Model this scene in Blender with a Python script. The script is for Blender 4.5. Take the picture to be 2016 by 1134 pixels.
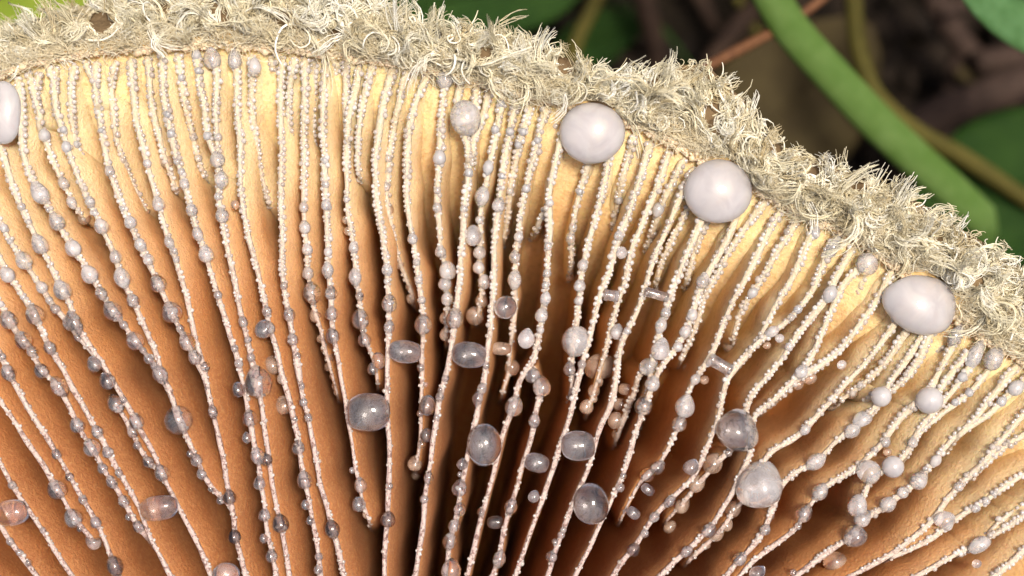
# Underside of a woolly milkcap lying gills-up on the forest floor, beaded with latex droplets.
# 1 Blender unit = 1 cm.
import bpy, bmesh, math, random
import numpy as np
from mathutils import Vector, Matrix, Euler

random.seed(7)
rng = np.random.default_rng(11)
scene = bpy.context.scene
for o in list(bpy.data.objects):
    bpy.data.objects.remove(o)
C = scene.collection
scene.unit_settings.scale_length = 0.01

# ---------------------------------------------------------------- camera, sky, sun, exposure
D = 7.0                                   # lens to gill-edge plane, cm
PX = 400.0                                # photograph pixels per cm on that plane
cam = bpy.data.cameras.new("camera")
cam.sensor_width = 36.0
cam.lens = 36.0 * D / (2016 / PX)
cam.clip_start = 0.05
cam.clip_end = 6000
cam.dof.use_dof = True
cam.dof.focus_distance = D + 0.02
cam.dof.aperture_fstop = 0.22
camo = bpy.data.objects.new("camera", cam)
camo.location = (0, 0, D)
C.objects.link(camo)
scene.camera = camo

SUN_DIR = Vector((0.20, 0.14, 0.97)).normalized()
world = bpy.data.worlds.new("World")
scene.world = world
world.use_nodes = True
wn = world.node_tree.nodes
sky = wn.new("ShaderNodeTexSky")
sky.sky_type = 'NISHITA'
sky.sun_disc = False
sky.sun_elevation = math.asin(SUN_DIR.z)
sky.sun_rotation = math.atan2(SUN_DIR.x, SUN_DIR.y)
sky.air_density = 0.6
sky.dust_density = 6.0
sky.ozone_density = 0.3
bg = wn["Background"]
bg.inputs["Strength"].default_value = 0.125
world.node_tree.links.new(sky.outputs[0], bg.inputs[0])
sun = bpy.data.lights.new("sun", 'SUN')
sun.energy = 3.4
sun.angle = math.radians(13)
sun.color = (1.0, 0.93, 0.83)
suno = bpy.data.objects.new("sun", sun)
suno.rotation_euler = SUN_DIR.to_track_quat('Z', 'Y').to_euler()
C.objects.link(suno)
vs = scene.view_settings
vs.view_transform = 'Standard'
vs.look = 'None'
vs.exposure = 0.2
vs.gamma = 1.0
vs.use_curve_mapping = False
cy = scene.cycles
cy.use_denoising = True
cy.max_bounces = 14
cy.diffuse_bounces = 2
cy.glossy_bounces = 4
cy.transmission_bounces = 10
cy.transparent_max_bounces = 8
cy.caustics_refractive = True
cy.caustics_reflective = False
cy.blur_glossy = 0.3
cy.sample_clamp_indirect = 6.0

# ---------------------------------------------------------------- helpers
def W(u, v, z=0.0):
    """world point standing at height z that the photograph shows at pixel u, v"""
    k = (D - z) / D
    return ((u - 1008) / PX * k, -(v - 567) / PX * k, z)

def mesh_np(name, verts, quads=None, tris=None, smooth=True, mats=()):
    me = bpy.data.meshes.new(name)
    verts = np.asarray(verts, np.float32)
    me.vertices.add(len(verts))
    me.vertices.foreach_set("co", verts.ravel())
    loops, starts = [], []
    n = 0
    if quads is not None and len(quads):
        q = np.asarray(quads, np.int32)
        loops.append(q.ravel()); starts.append(np.arange(len(q), dtype=np.int32) * 4); n = len(q) * 4
    if tris is not None and len(tris):
        t = np.asarray(tris, np.int32)
        loops.append(t.ravel()); starts.append(n + np.arange(len(t), dtype=np.int32) * 3)
    lp = np.concatenate(loops); st = np.concatenate(starts)
    me.loops.add(len(lp)); me.loops.foreach_set("vertex_index", lp)
    me.polygons.add(len(st)); me.polygons.foreach_set("loop_start", st)
    me.update(calc_edges=True)
    me.validate()
    if smooth:
        me.polygons.foreach_set("use_smooth", np.ones(len(me.polygons), bool))
    for m in mats:
        me.materials.append(m)
    return me

def link(name, me, parent=None, **props):
    o = bpy.data.objects.new(name, me)
    C.objects.link(o)
    if parent is not None:
        o.parent = parent
        o.matrix_parent_inverse = parent.matrix_world.inverted()
    for k, v in props.items():
        o[k] = v
    return o

def empty(name, loc, **props):
    o = bpy.data.objects.new(name, None)
    o.location = loc
    o.empty_display_size = 0.2
    C.objects.link(o)
    for k, v in props.items():
        o[k] = v
    bpy.context.view_layer.update()
    return o

def grid_quads(n, m, close_m=False, close_n=False):
    i = np.arange(n if close_n else n - 1)[:, None]
    j = np.arange(m if close_m else m - 1)[None, :]
    i2 = (i + 1) % n; j2 = (j + 1) % m
    return np.stack([i * m + j + 0 * i, i2 * m + j, i2 * m + j2, i * m + j2], -1).reshape(-1, 4)

def attr(me, name, values):
    a = me.attributes.new(name, 'FLOAT', 'POINT')
    a.data.foreach_set("value", np.asarray(values, np.float32).ravel())

def catmull(P, step):
    P = np.asarray(P, float)
    if len(P) == 2:
        n = max(2, int(np.linalg.norm(P[1] - P[0]) / step) + 1)
        return P[0] + (P[1] - P[0]) * np.linspace(0, 1, n)[:, None]
    Q = np.vstack([2 * P[0] - P[1], P, 2 * P[-1] - P[-2]])
    out = []
    for i in range(1, len(Q) - 2):
        n = max(1, int(np.linalg.norm(Q[i + 1] - Q[i]) / step))
        t = (np.arange(n) / n)[:, None]
        a, b, c, d = Q[i - 1], Q[i], Q[i + 1], Q[i + 2]
        out.append(0.5 * (2 * b + (c - a) * t + (2 * a - 5 * b + 4 * c - d) * t ** 2 + (3 * b - a - 3 * c + d) * t ** 3))
    out.append(P[-1:])
    return np.vstack(out)

def smooth_noise(n, period, amp, seed):
    r = np.random.default_rng(seed)
    k = max(4, int(n / period) + 4)
    v = r.normal(0, 1, k)
    x = np.linspace(0, k - 1.001, n)
    i = x.astype(int); f = x - i; f = f * f * (3 - 2 * f)
    return amp * (v[i] * (1 - f) + v[np.minimum(i + 1, k - 1)] * f)

def frames(P):
    """tangent and two normals along an (n,3) polyline"""
    T = np.gradient(P, axis=0)
    T /= np.linalg.norm(T, axis=1)[:, None] + 1e-9
    up = np.tile(np.array([0.0, 0.0, 1.0]), (len(P), 1))
    up[np.abs(T[:, 2]) > 0.95] = (1, 0, 0)
    N = np.cross(up, T); N /= np.linalg.norm(N, axis=1)[:, None] + 1e-9
    B = np.cross(T, N)
    return T, N, B

def tube_arrays(P, r, sides=8, flat=1.0, base=0):
    P = np.asarray(P, float); n = len(P)
    r = np.broadcast_to(np.asarray(r, float), (n,))
    T, N, B = frames(P)
    a = np.arange(sides) * 2 * math.pi / sides
    V = P[:, None, :] + r[:, None, None] * (np.cos(a)[None, :, None] * N[:, None, :] + flat * np.sin(a)[None, :, None] * B[:, None, :])
    return V.reshape(-1, 3), grid_quads(n, sides, close_m=True)[:, ::-1] + base

# ---------------------------------------------------------------- materials
def mat(name):
    m = bpy.data.materials.new(name)
    m.use_nodes = True
    nt = m.node_tree
    return m, nt, nt.nodes, nt.links, nt.nodes["Principled BSDF"]

def noise(nt, scale, detail=4, rough=0.55, coord=None, dist=0.0):
    n = nt.nodes.new("ShaderNodeTexNoise")
    n.inputs["Scale"].default_value = scale
    n.inputs["Detail"].default_value = detail
    n.inputs["Roughness"].default_value = rough
    n.inputs["Distortion"].default_value = dist
    if coord is not None:
        nt.links.new(coord, n.inputs["Vector"])
    return n

def ramp(nt, fac, stops, interp='EASE'):
    r = nt.nodes.new("ShaderNodeValToRGB")
    r.color_ramp.interpolation = interp
    el = r.color_ramp.elements
    while len(el) < len(stops):
        el.new(0.5)
    for e, (p, c) in zip(el, stops):
        e.position = p
        e.color = tuple(c) + (1,) if len(c) == 3 else c
    nt.links.new(fac, r.inputs[0])
    return r

def mixc(nt, fac, a, b, mode='MIX'):
    m = nt.nodes.new("ShaderNodeMix")
    m.data_type = 'RGBA'; m.blend_type = mode
    for sock, val in ((m.inputs[0], fac), (m.inputs[6], a), (m.inputs[7], b)):
        if hasattr(val, "is_output"):
            nt.links.new(val, sock)
        elif isinstance(val, (int, float)):
            sock.default_value = val
        else:
            sock.default_value = tuple(val) + (1,)
    return m.outputs[2]

def maprange(nt, val, a, b, c, d):
    m = nt.nodes.new("ShaderNodeMapRange")
    nt.links.new(val, m.inputs[0])
    for i, x in enumerate((a, b, c, d)):
        m.inputs[i + 1].default_value = x
    return m.outputs[0]

def bump(nt, height, strength, dist, bsdf):
    b = nt.nodes.new("ShaderNodeBump")
    b.inputs["Strength"].default_value = strength
    b.inputs["Distance"].default_value = dist
    nt.links.new(height, b.inputs["Height"])
    nt.links.new(b.outputs[0], bsdf.inputs["Normal"])
    return b

def objcoord(nt):
    return nt.nodes.new("ShaderNodeTexCoord").outputs["Object"]

def attrnode(nt, name):
    a = nt.nodes.new("ShaderNodeAttribute")
    a.attribute_name = name
    return a.outputs["Fac"]

def geopos(nt):
    return nt.nodes.new("ShaderNodeNewGeometry").outputs["Position"]

def make_gill_material():
    m, nt, N, L, b = mat("gill_flesh")
    pos = geopos(nt)
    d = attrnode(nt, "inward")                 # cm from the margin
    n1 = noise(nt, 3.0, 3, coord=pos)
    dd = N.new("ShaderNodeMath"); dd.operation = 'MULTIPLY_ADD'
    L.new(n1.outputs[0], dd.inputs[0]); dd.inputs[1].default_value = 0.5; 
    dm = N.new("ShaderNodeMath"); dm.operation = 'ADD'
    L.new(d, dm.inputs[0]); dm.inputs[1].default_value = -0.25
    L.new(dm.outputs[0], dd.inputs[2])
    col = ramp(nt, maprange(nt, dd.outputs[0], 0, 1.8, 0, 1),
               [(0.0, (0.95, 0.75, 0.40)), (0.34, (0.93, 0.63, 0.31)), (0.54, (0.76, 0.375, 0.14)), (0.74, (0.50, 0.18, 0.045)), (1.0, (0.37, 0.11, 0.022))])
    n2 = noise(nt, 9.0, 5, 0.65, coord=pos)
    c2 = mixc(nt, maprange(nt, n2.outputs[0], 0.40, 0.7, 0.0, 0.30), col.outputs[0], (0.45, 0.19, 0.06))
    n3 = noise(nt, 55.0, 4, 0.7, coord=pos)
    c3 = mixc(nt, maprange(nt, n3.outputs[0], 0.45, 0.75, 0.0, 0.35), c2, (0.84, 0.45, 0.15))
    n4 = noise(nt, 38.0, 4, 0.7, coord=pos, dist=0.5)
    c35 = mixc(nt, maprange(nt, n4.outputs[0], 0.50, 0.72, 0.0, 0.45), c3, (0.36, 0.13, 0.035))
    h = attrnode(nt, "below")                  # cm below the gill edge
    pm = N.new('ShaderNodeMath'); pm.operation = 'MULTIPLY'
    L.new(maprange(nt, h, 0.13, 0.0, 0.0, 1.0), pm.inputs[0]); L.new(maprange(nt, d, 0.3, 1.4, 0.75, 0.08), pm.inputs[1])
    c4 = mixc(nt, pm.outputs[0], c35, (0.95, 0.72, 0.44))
    L.new(c4, b.inputs["Base Color"])
    b.inputs["Roughness"].default_value = 0.75
    b.inputs["Specular IOR Level"].default_value = 0.25
    b.inputs["Subsurface Weight"].default_value = 0.35
    b.inputs["Subsurface Radius"].default_value = (1.0, 0.45, 0.16)
    b.inputs["Subsurface Scale"].default_value = 0.07
    b.inputs["Sheen Weight"].default_value = 0.08
    b.inputs["Sheen Roughness"].default_value = 0.6
    b.inputs["Sheen Tint"].default_value = (1, 0.8, 0.6, 1)
    bump(nt, n3.outputs[0], 0.65, 0.022, b)
    return m

def make_edge_material():
    m, nt, N, L, b = mat("gill_edge_skin")
    pos = geopos(nt)
    d = attrnode(nt, "inward")
    col = ramp(nt, maprange(nt, d, 0, 2.2, 0, 1),
               [(0.0, (0.62, 0.51, 0.32)), (0.35, (0.60, 0.48, 0.35)), (0.7, (0.55, 0.415, 0.355)), (1.0, (0.51, 0.375, 0.335))])
    n1 = noise(nt, 45, 3, 0.6, coord=pos)
    c1 = mixc(nt, maprange(nt, n1.outputs[0], 0.4, 0.7, 0, 0.5), col.outputs[0], (0.68, 0.61, 0.53))
    n2 = noise(nt, 60, 2, 0.5, coord=pos, dist=0.6)
    amt = N.new("ShaderNodeMath"); amt.operation = 'MULTIPLY'
    L.new(maprange(nt, n2.outputs[0], 0.53, 0.61, 0, 1), amt.inputs[0])
    L.new(maprange(nt, d, 0.5, 1.8, 0.05, 0.8), amt.inputs[1])
    c2 = mixc(nt, amt.outputs[0], c1, (0.16, 0.075, 0.06))
    L.new(c2, b.inputs["Base Color"])
    b.inputs["Roughness"].default_value = 0.38
    b.inputs["Subsurface Weight"].default_value = 0.3
    b.inputs["Subsurface Radius"].default_value = (1, 0.6, 0.4)
    b.inputs["Subsurface Scale"].default_value = 0.03
    bump(nt, n1.outputs[0], 0.8, 0.02, b)
    return m

def make_drop_material(name, base, trans, rough, ior, mottle, specks, tint, sss=0.0):
    m, nt, N, L, b = mat(name)
    pos = geopos(nt)
    n1 = noise(nt, 7, 3, 0.55, coord=pos, dist=0.8)
    col = mixc(nt, maprange(nt, n1.outputs[0], 0.4, 0.65, 0, mottle), base, tint)
    if specks:
        n2 = noise(nt, 20, 4, 0.65, coord=pos, dist=2.2)
        col = mixc(nt, maprange(nt, n2.outputs[0], 0.54, 0.64, 0, specks), col, (0.10, 0.06, 0.07))
    L.new(col, b.inputs["Base Color"])
    lo, hi = trans
    L.new(maprange(nt, n1.outputs[0], 0.35, 0.7, hi, lo), b.inputs["Transmission Weight"])
    b.inputs["Roughness"].default_value = rough
    b.inputs["IOR"].default_value = ior
    b.inputs["Coat Weight"].default_value = 0.7
    b.inputs["Coat Roughness"].default_value = 0.012
    b.inputs["Coat IOR"].default_value = 1.6
    b.inputs["Subsurface Weight"].default_value = sss
    b.inputs["Subsurface Radius"].default_value = (1.0, 0.93, 0.90)
    b.inputs["Subsurface Scale"].default_value = 0.10
    return m

def make_simple(name, c1, c2, scale, rough=0.7, spec=0.3, bumps=0.3, bdist=0.02, detail=4, sss=0.0):
    m, nt, N, L, b = mat(name)
    pos = geopos(nt)
    n = noise(nt, scale, detail, 0.6, coord=pos)
    L.new(mixc(nt, maprange(nt, n.outputs[0], 0.35, 0.65, 0, 1), c1, c2), b.inputs["Base Color"])
    b.inputs["Roughness"].default_value = rough
    b.inputs["Specular IOR Level"].default_value = spec
    if sss:
        b.inputs["Subsurface Weight"].default_value = sss
        b.inputs["Subsurface Radius"].default_value = (1, 0.6, 0.3)
        b.inputs["Subsurface Scale"].default_value = 0.06
    if bumps:
        bump(nt, n.outputs[0], bumps, bdist, b)
    return m

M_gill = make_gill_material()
M_edge = make_edge_material()
M_flesh = make_simple("margin_flesh", (0.84, 0.60, 0.30), (0.78, 0.48, 0.18), 12, 0.8, 0.2, 0.5, 0.02, sss=0.3)
M_skin = make_simple("cap_skin", (0.13, 0.085, 0.045), (0.22, 0.15, 0.08), 8, 0.9, 0.1, 0.8, 0.04)
M_milk = make_drop_material("latex_milky", (0.73, 0.69, 0.69), (0.40, 0.52), 0.01, 1.40, 0.25, 0.0, (0.77, 0.73, 0.72), 0.85)
M_semi = make_drop_material("latex_cloudy", (0.98, 0.95, 0.94), (0.60, 0.88), 0.02, 1.40, 0.4, 0.2, (0.90, 0.84, 0.83))
M_clear = make_drop_material("latex_clear_grey", (0.90, 0.87, 0.87), (0.86, 0.99), 0.02, 1.40, 0.5, 0.55, (0.84, 0.79, 0.79))
M_dark = make_drop_material("latex_dark_clear", (0.40, 0.34, 0.32), (0.85, 1.0), 0.02, 1.40, 0.3, 0.5, (0.55, 0.48, 0.46))
M_amber = make_drop_material("latex_amber", (0.84, 0.64, 0.50), (0.55, 0.9), 0.08, 1.40, 0.4, 0.0, (0.86, 0.68, 0.54))
M_bead = make_drop_material("latex_fine_beads", (0.72, 0.63, 0.55), (0.3, 0.6), 0.06, 1.35, 0.6, 0.0, (0.94, 0.90, 0.86))
# ---------------------------------------------------------------- surveyed lines (photograph pixels, lifted to their real height by W)
RIM_IN = "-300,260 -120,195 0,152 60,130 130,115 210,104 300,98 400,94 500,97 600,104 700,118 780,130 850,143 900,152 950,168 1000,180 1050,195 1120,212 1200,236 1250,252 1300,274 1350,300 1400,330 1450,358 1500,385 1550,412 1600,438 1650,458 1700,484 1750,522 1800,560 1850,605 1900,645 1950,682 2016,716 2120,800 2220,900"
RIM_OUT = "-300,150 -120,95 0,45 100,12 200,-20 300,-52 400,-75 500,-80 620,-60 720,-25 800,12 860,32 920,40 960,40 1000,48 1060,66 1110,92 1160,118 1200,136 1240,140 1270,122 1310,108 1360,100 1405,102 1440,140 1470,165 1492,190 1500,220 1540,262 1590,290 1640,300 1690,322 1740,342 1800,368 1850,392 1900,425 1960,458 2016,492 2120,580 2220,690"

# each gill: (depth at the margin, depth at the inner end, how it ends, edge line from the margin inwards)
# m joins a neighbour, d runs out and dives between its neighbours, x goes on towards the stem
GILLS = [
(0, 0, 'm', "36,155 42,200 44,260 44,290 50,320 60,345 79,380 98,410 111,437 131,469 143,488 169,522 177,542 190,561 199,578 210,591 222,613 238,631 254,651 265,671 282,690 306,718 315,737 327,758 345,793 351,827 369,857 377,883 387,904 404,939 416,961 434,980 452,985"),
(0, -.10, 'd', "57,143 66,175 69,191 79,219 79,249 87,266 97,294 99,306 109,326 125,361 137,379 141,399 165,429 178,443"),
(0, 0, 'm', "77,141 74,168 69,191"),
(0, 0, 'm', "93,124 101,145 107,159"),
(0, 0, 'm', "111,133 107,159 110,207 116,235 125,255 131,290 139,306 147,330 157,356 167,377 177,397 187,419 200,447 214,475 228,506 240,548 262,593 276,619 286,647 298,675 312,704 318,724"),
(0, -.16, 'd', "147,128 141,159 139,191 143,239 147,266 151,286 163,328 183,358 192,377 208,405 222,423"),
(0, 0, 'm', "167,120 178,145 187,163"),
(0, 0, 'm', "192,122 187,163 191,191 196,231 200,257 208,296 216,338 226,361 234,387 242,411 256,437 266,459 276,482 284,500 300,530 312,560 325,585 339,617 355,647 365,671 381,700 395,726 404,740"),
(0, -.18, 'd', "228,120 220,153 220,183 224,227 227,255 230,276 238,300 248,322 256,352 270,377 284,413 302,431"),
(0, 0, 'x', "258,115 260,149 264,191 267,235 276,263 284,294 290,322 296,346 304,375 312,401 319,427 325,451 333,477 343,494 347,516 357,546 367,579 375,619 381,649 389,679 397,708 402,722 406,750 412,779 419,811 426,839 432,869 440,902 447,949 452,978 462,1016 463,1056 473,1088 481,1123"),
(0, -.12, 'd', "290,110 295,149 296,191 304,233 313,267 321,298 327,320 345,369 356,395"),
(0, 0, 'x', "320,104 321,149 323,199 330,225 337,263 345,298 357,338 363,363 369,385 377,413 385,439 389,461 397,475 405,500 412,528 422,558 429,581 438,607 446,635 452,659 462,686 471,716 475,740 481,765 485,789 492,823 497,853 501,875 507,898 512,925 511,951 519,972 523,1012 525,1038 528,1060 533,1078 537,1094 543,1125"),
(0, -.20, 'd', "351,104 357,153 361,185 369,223 380,270 386,296 395,330 406,350 416,372"),
(0, 0, 'm', "387,105 391,140 395,179 404,199 404,235 408,268 416,294 428,306"),
(0, 0, 'x', "422,110 428,147 426,191 426,243 429,270 428,296 430,330 432,360 429,387 432,407 437,423 440,447 444,473 450,498 458,530 463,556 469,585 473,613 478,633 483,651 488,669 491,686 494,702 499,720 508,756 514,791 519,819 522,855 527,879 530,904 533,925 537,959 543,988 547,1008 553,1032 559,1064 565,1097 569,1129"),
(0, -.02, 'x', "466,108 467,169 467,219 473,268 475,302 473,350 477,389 481,419 487,455 493,483 501,508 507,530 513,556 519,585 525,613 530,645 537,663 545,683 550,715 556,746 567,771 575,811 579,829 585,855 592,869 590,902 594,919 599,945 608,978 614,1020 622,1052 624,1078 628,1096 630,1128"),
(0, -.22, 'd', "496,108 499,132 497,159 495,191 497,229 503,270 507,300 511,330 517,354 523,377 531,399 533,425"),
(-.03, -.06, 'd', "532,106 536,124 539,140"),
(0, 0, 'x', "557,112 553,159 553,219 554,278 555,320 553,360 553,399 555,439 557,479 555,510 556,532 559,563 563,593 569,619 573,645 576,669 581,692 586,714 588,736 592,758 596,779 600,800 607,823 612,851 618,879 624,908 630,949 638,978 646,1004 654,1042 664,1068 670,1097 676,1129"),
(0, -.25, 'd', "581,114 575,145 569,191 568,258 573,294 577,330 583,352 587,379 592,405"),
(0, -.22, 'd', "601,114 600,179 599,239 599,302 600,320 598,365 598,409 600,449 605,492 606,536 614,577 616,603 621,623 634,645 634,667 638,687 648,704 650,722 658,752 664,773 668,800"),
(-.03, -.30, 'd', "621,114 617,145 616,199 615,258 617,298 618,318 624,340 626,369 632,400"),
(0, -.06, 'd', "640,118 638,159 636,219 638,298 640,316 638,338 641,363 642,403 644,439 646,469 646,494 646,518 648,545 652,579 653,617 656,663 664,690 668,716 670,740 676,767 682,795 686,835 690,855 696,885 698,914 704,937 710,957 712,985 721,1010 729,1028 733,1050"),
(-.03, -.06, 'd', "663,114 664,130 664,146"),
(0, -.12, 'd', "682,114 681,179 681,239 684,298 682,316 684,360 683,393 686,433 692,455 696,487 700,514 700,546 708,583 710,627 717,669 729,690 738,712 743,748 745,775"),
(0, 0, 'm', "707,128 702,169 693,207 686,230"),
(0, -.05, 'd', "735,126 725,159 715,199 710,229 706,260 704,300 706,330 711,369"),
(0, 0, 'x', "775,132 761,179 751,219 745,278 739,310 740,350 741,387 745,419 753,455 757,488 760,512 762,530 762,554 766,595 765,623 766,645 765,669 763,698 763,720 763,760 762,800 763,839 767,869 767,908 766,957 763,988 764,1022 759,1060 757,1097 757,1129"),
(0, -.25, 'd', "808,135 795,151 789,191 779,233 775,255 771,280 765,312 766,334 761,367 763,411 771,443 773,471 781,490 787,518 795,540 806,560 812,583 816,612"),
(0, -.15, 'd', "844,143 830,173 820,191 812,227 804,249 802,288 802,336 800,379 804,413 808,443 812,469 818,498 820,516 824,550 830,591 833,641 832,679 830,708 830,724 832,756 830,779 828,815 828,839 828,873 820,905 819,939"),
(0, -.14, 'd', "877,146 874,175 873,189 869,229 865,255 867,278 866,310 863,340 861,373 861,409 865,439 867,469 866,495 875,514 881,530 877,560 881,589 879,623 878,659 880,690"),
(0, 0, 'm', "909,157 901,189 897,212 904,245 919,274"),
(0, 0, 'x', "940,165 937,195 934,230 929,272 927,304 923,340 919,375 913,411 913,439 911,469 907,498 905,550 901,589 896,627 893,659 889,679 883,713 877,744 869,767 863,799 860,823 854,855 850,888 846,922 840,957 836,988 834,1028 828,1068 822,1107 818,1133"),
(0, 0, 'm', "965,175 958,201 950,232 938,262"),
(0, -.16, 'd', "992,183 987,207 983,229 977,255 973,288 969,306 961,330 959,360 950,387 947,415 944,433 946,459 944,496 943,526 950,554 948,575 946,593 940,622 938,645"),
(0, 0, 'x', "1018,199 1010,223 1004,259 996,298 994,306 988,340 985,373 982,403 977,439 973,479 972,512 973,560 969,599 967,639 961,679 957,705 956,730 950,762 943,785 941,809 935,839 926,872 917,908 913,939 907,963 903,998 895,1032 887,1064 883,1088 880,1123"),
(0, -.28, 'd', "1048,203 1038,229 1030,259 1020,282 1018,306 1012,330 1008,350 1004,375 1000,419 994,459 988,490"),
(0, -.20, 'd', "1078,207 1068,239 1058,274 1054,304 1046,320 1042,346 1036,369 1028,399 1024,429 1021,467 1016,488 1013,508 1016,526 1013,550 1014,575 1015,600 1014,619 1010,649 1008,669 1004,688 1001,708 1004,724 994,760 983,795"),
(-.03, -.15, 'd', "1094,207 1092,225 1090,250"),
(0, 0, 'x', "1112,240 1100,290 1096,308 1086,350 1081,383 1078,405 1082,427 1084,451 1079,484 1079,512 1077,538 1074,561 1074,587 1066,621 1064,651 1058,679 1053,704 1048,722 1032,734 1019,748 1016,767 1012,799 1000,827 992,847 987,863 981,890 974,922 967,955 957,984 949,1012 941,1044 935,1072 929,1097 921,1129"),
(0, 0, 'x', "1050,720 1049,738 1066,765 1057,799 1052,829 1048,855 1042,879 1034,898 1027,921 1020,949 1014,969 1006,998 998,1020 992,1048 985,1078 982,1101 973,1123"),
(-.02, -.20, 'd', "1078,405 1068,423 1058,447 1046,475"),
(0, -.24, 'd', "1165,250 1160,300 1157,328 1151,346 1141,377 1135,407 1131,427 1127,447 1123,469 1125,492 1125,518 1125,535 1120,556"),
(0, -.04, 'm', "1210,252 1202,290 1197,324 1190,355 1183,389 1169,443 1157,479 1152,508 1147,522 1145,544 1141,562 1139,589 1137,619 1133,637 1132,660 1128,690 1122,724"),
(0, -.28, 'd', "1248,265 1240,295 1232,329 1222,363 1218,394 1212,418 1207,445 1210,475"),
(0, 0, 'x', "1283,279 1271,311 1263,343 1254,369 1244,398 1238,420 1226,446 1219,465 1208,499 1203,529 1195,550 1185,560 1177,599 1169,629 1163,655 1155,690 1145,716 1139,744 1131,779 1125,811 1115,839 1106,865 1098,890 1091,918 1078,949 1068,984 1056,1016 1044,1048 1034,1078 1024,1107 1016,1131"),
(-.05, -.25, 'd', "1301,285 1296,305 1289,323 1284,345"),
(0, -.14, 'd', "1319,297 1309,319 1301,351 1287,385 1275,412 1260,450 1248,479 1238,511 1232,549 1222,579 1212,610 1202,647 1194,687 1183,721 1170,770 1159,803 1150,830"),
(0, -.25, 'd', "1347,311 1335,335 1323,359 1311,385 1297,412 1293,434 1285,458 1275,485 1268,505"),
(0, 0, 'x', "1366,330 1352,360 1339,388 1329,412 1311,456 1295,489 1283,519 1273,555 1267,579 1256,610 1248,626 1238,650 1226,663 1220,683 1216,719 1212,749 1206,779 1202,808 1195,815 1183,835 1173,869 1163,910 1149,945 1137,967 1125,996 1113,1032 1104,1052 1094,1084 1086,1107 1078,1133"),
(-.05, -.20, 'd', "1362,398 1347,422 1337,446 1323,471 1311,499 1299,523 1291,555 1286,575"),
(0, 0, 'x', "1420,345 1402,390 1379,436 1365,471 1347,511 1337,539 1325,565 1317,592 1312,613 1302,640 1295,662 1290,690 1281,712 1278,735 1284,755 1277,775 1267,800 1261,825 1250,854 1242,883 1234,911 1226,937 1218,951 1206,979 1196,1005 1177,1038 1167,1064 1157,1088 1145,1107 1135,1129"),
(-.06, -.30, 'd', "1279,723 1258,740 1250,770 1237,800 1226,830 1216,858 1202,890"),
(-.04, -.18, 'd', "1402,420 1385,450 1369,489 1359,529 1345,575"),
(0, 0, 'm', "1462,370 1452,420 1442,446 1428,479 1408,513 1396,535 1384,555 1373,585 1364,610 1361,625 1349,654 1335,681 1320,698 1311,711 1299,727 1286,752"),
(0, -.25, 'd', "1512,392 1494,412 1472,440 1456,463 1440,485 1424,515 1414,537 1390,575 1378,616 1359,669 1347,695 1333,727"),
(0, -.08, 'd', "1541,408 1523,436 1508,465 1490,503 1478,529 1462,559 1446,585 1434,614 1422,640 1414,669 1404,693 1387,719 1370,743 1359,763 1353,779 1348,802 1337,836 1323,865 1311,895 1295,917 1273,935 1256,955 1240,985 1226,1014 1214,1040"),
(0, -.18, 'd', "1577,416 1567,436 1557,454 1537,485 1521,503 1512,531 1498,551 1482,575 1464,600 1453,618 1452,636 1444,656 1438,685"),
(0, 0, 'x', "1604,445 1595,462 1583,495 1569,527 1553,559 1533,590 1520,612 1510,634 1500,662 1484,679 1468,699 1450,723 1432,743 1424,769 1419,802 1408,840 1398,865 1388,885 1381,907 1371,931 1357,949 1339,965 1316,987 1288,1015 1269,1044 1248,1080 1230,1096 1216,1117 1208,1132"),
(0, 0, 'm', "1648,462 1636,480 1628,499 1620,519 1612,539 1602,569 1587,588 1572,610 1555,627 1530,650 1502,664"),
(0, 0, 'm', "1684,478 1679,485 1665,511 1652,535 1640,550 1634,579 1612,608 1599,622 1583,640 1569,659 1553,683 1541,705 1525,725 1508,743 1494,759 1478,775 1472,798 1462,815"),
(0, 0, 'm', "1722,500 1700,520 1675,541 1660,559 1650,578 1640,600 1628,632 1604,687 1590,715 1577,733 1557,753 1537,775 1517,792 1494,808 1480,818"),
(-.05, -.15, 'd', "1705,530 1697,549 1687,577"),
(0, -.03, 'm', "1757,530 1751,539 1739,569 1727,588 1713,612 1707,618 1695,634 1683,652 1668,671 1658,685 1644,697 1628,711 1606,724 1586,736"),
(0, 0, 'm', "1790,560 1775,610 1759,640 1743,663 1727,683 1711,705 1695,725 1681,737 1664,755 1650,773 1636,788 1620,806 1600,827 1583,847 1560,867 1540,876 1517,886 1506,899 1498,925"),
(0, -.15, 'd', "1815,585 1797,630 1779,658 1769,677 1755,695 1745,711 1733,727 1713,745 1693,759 1677,771 1650,792 1636,804"),
(0, 0, 'm', "1840,610 1820,652 1806,675 1793,697 1781,713 1771,727 1761,739 1749,755 1736,781 1725,802 1700,824 1678,843 1663,853 1652,862 1632,883 1618,899 1606,910 1578,921 1552,940 1536,957"),
(0, 0, 'm', "1850,620 1836,650 1822,673 1814,699 1804,717 1791,735 1783,749 1769,759 1750,772"),
(-.04, -.1, 'd', "1728,768 1707,788 1690,805"),
(0, 0, 'x', "1842,775 1818,790 1791,800 1785,808 1767,830 1747,852 1742,871 1723,885 1711,901 1691,915 1676,928 1650,943 1627,952 1615,970 1597,988 1582,1010 1573,1036 1546,1056 1521,1075 1499,1090 1471,1114 1458,1132"),
(0, 0, 'm', "1898,646 1884,662 1874,683 1862,707 1848,731 1840,751 1833,770"),
(-.05, -.12, 'd', "1875,640 1862,665 1850,687 1836,703"),
(0, 0, 'm', "1908,690 1894,707 1882,723 1868,739 1858,757 1845,778"),
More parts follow.
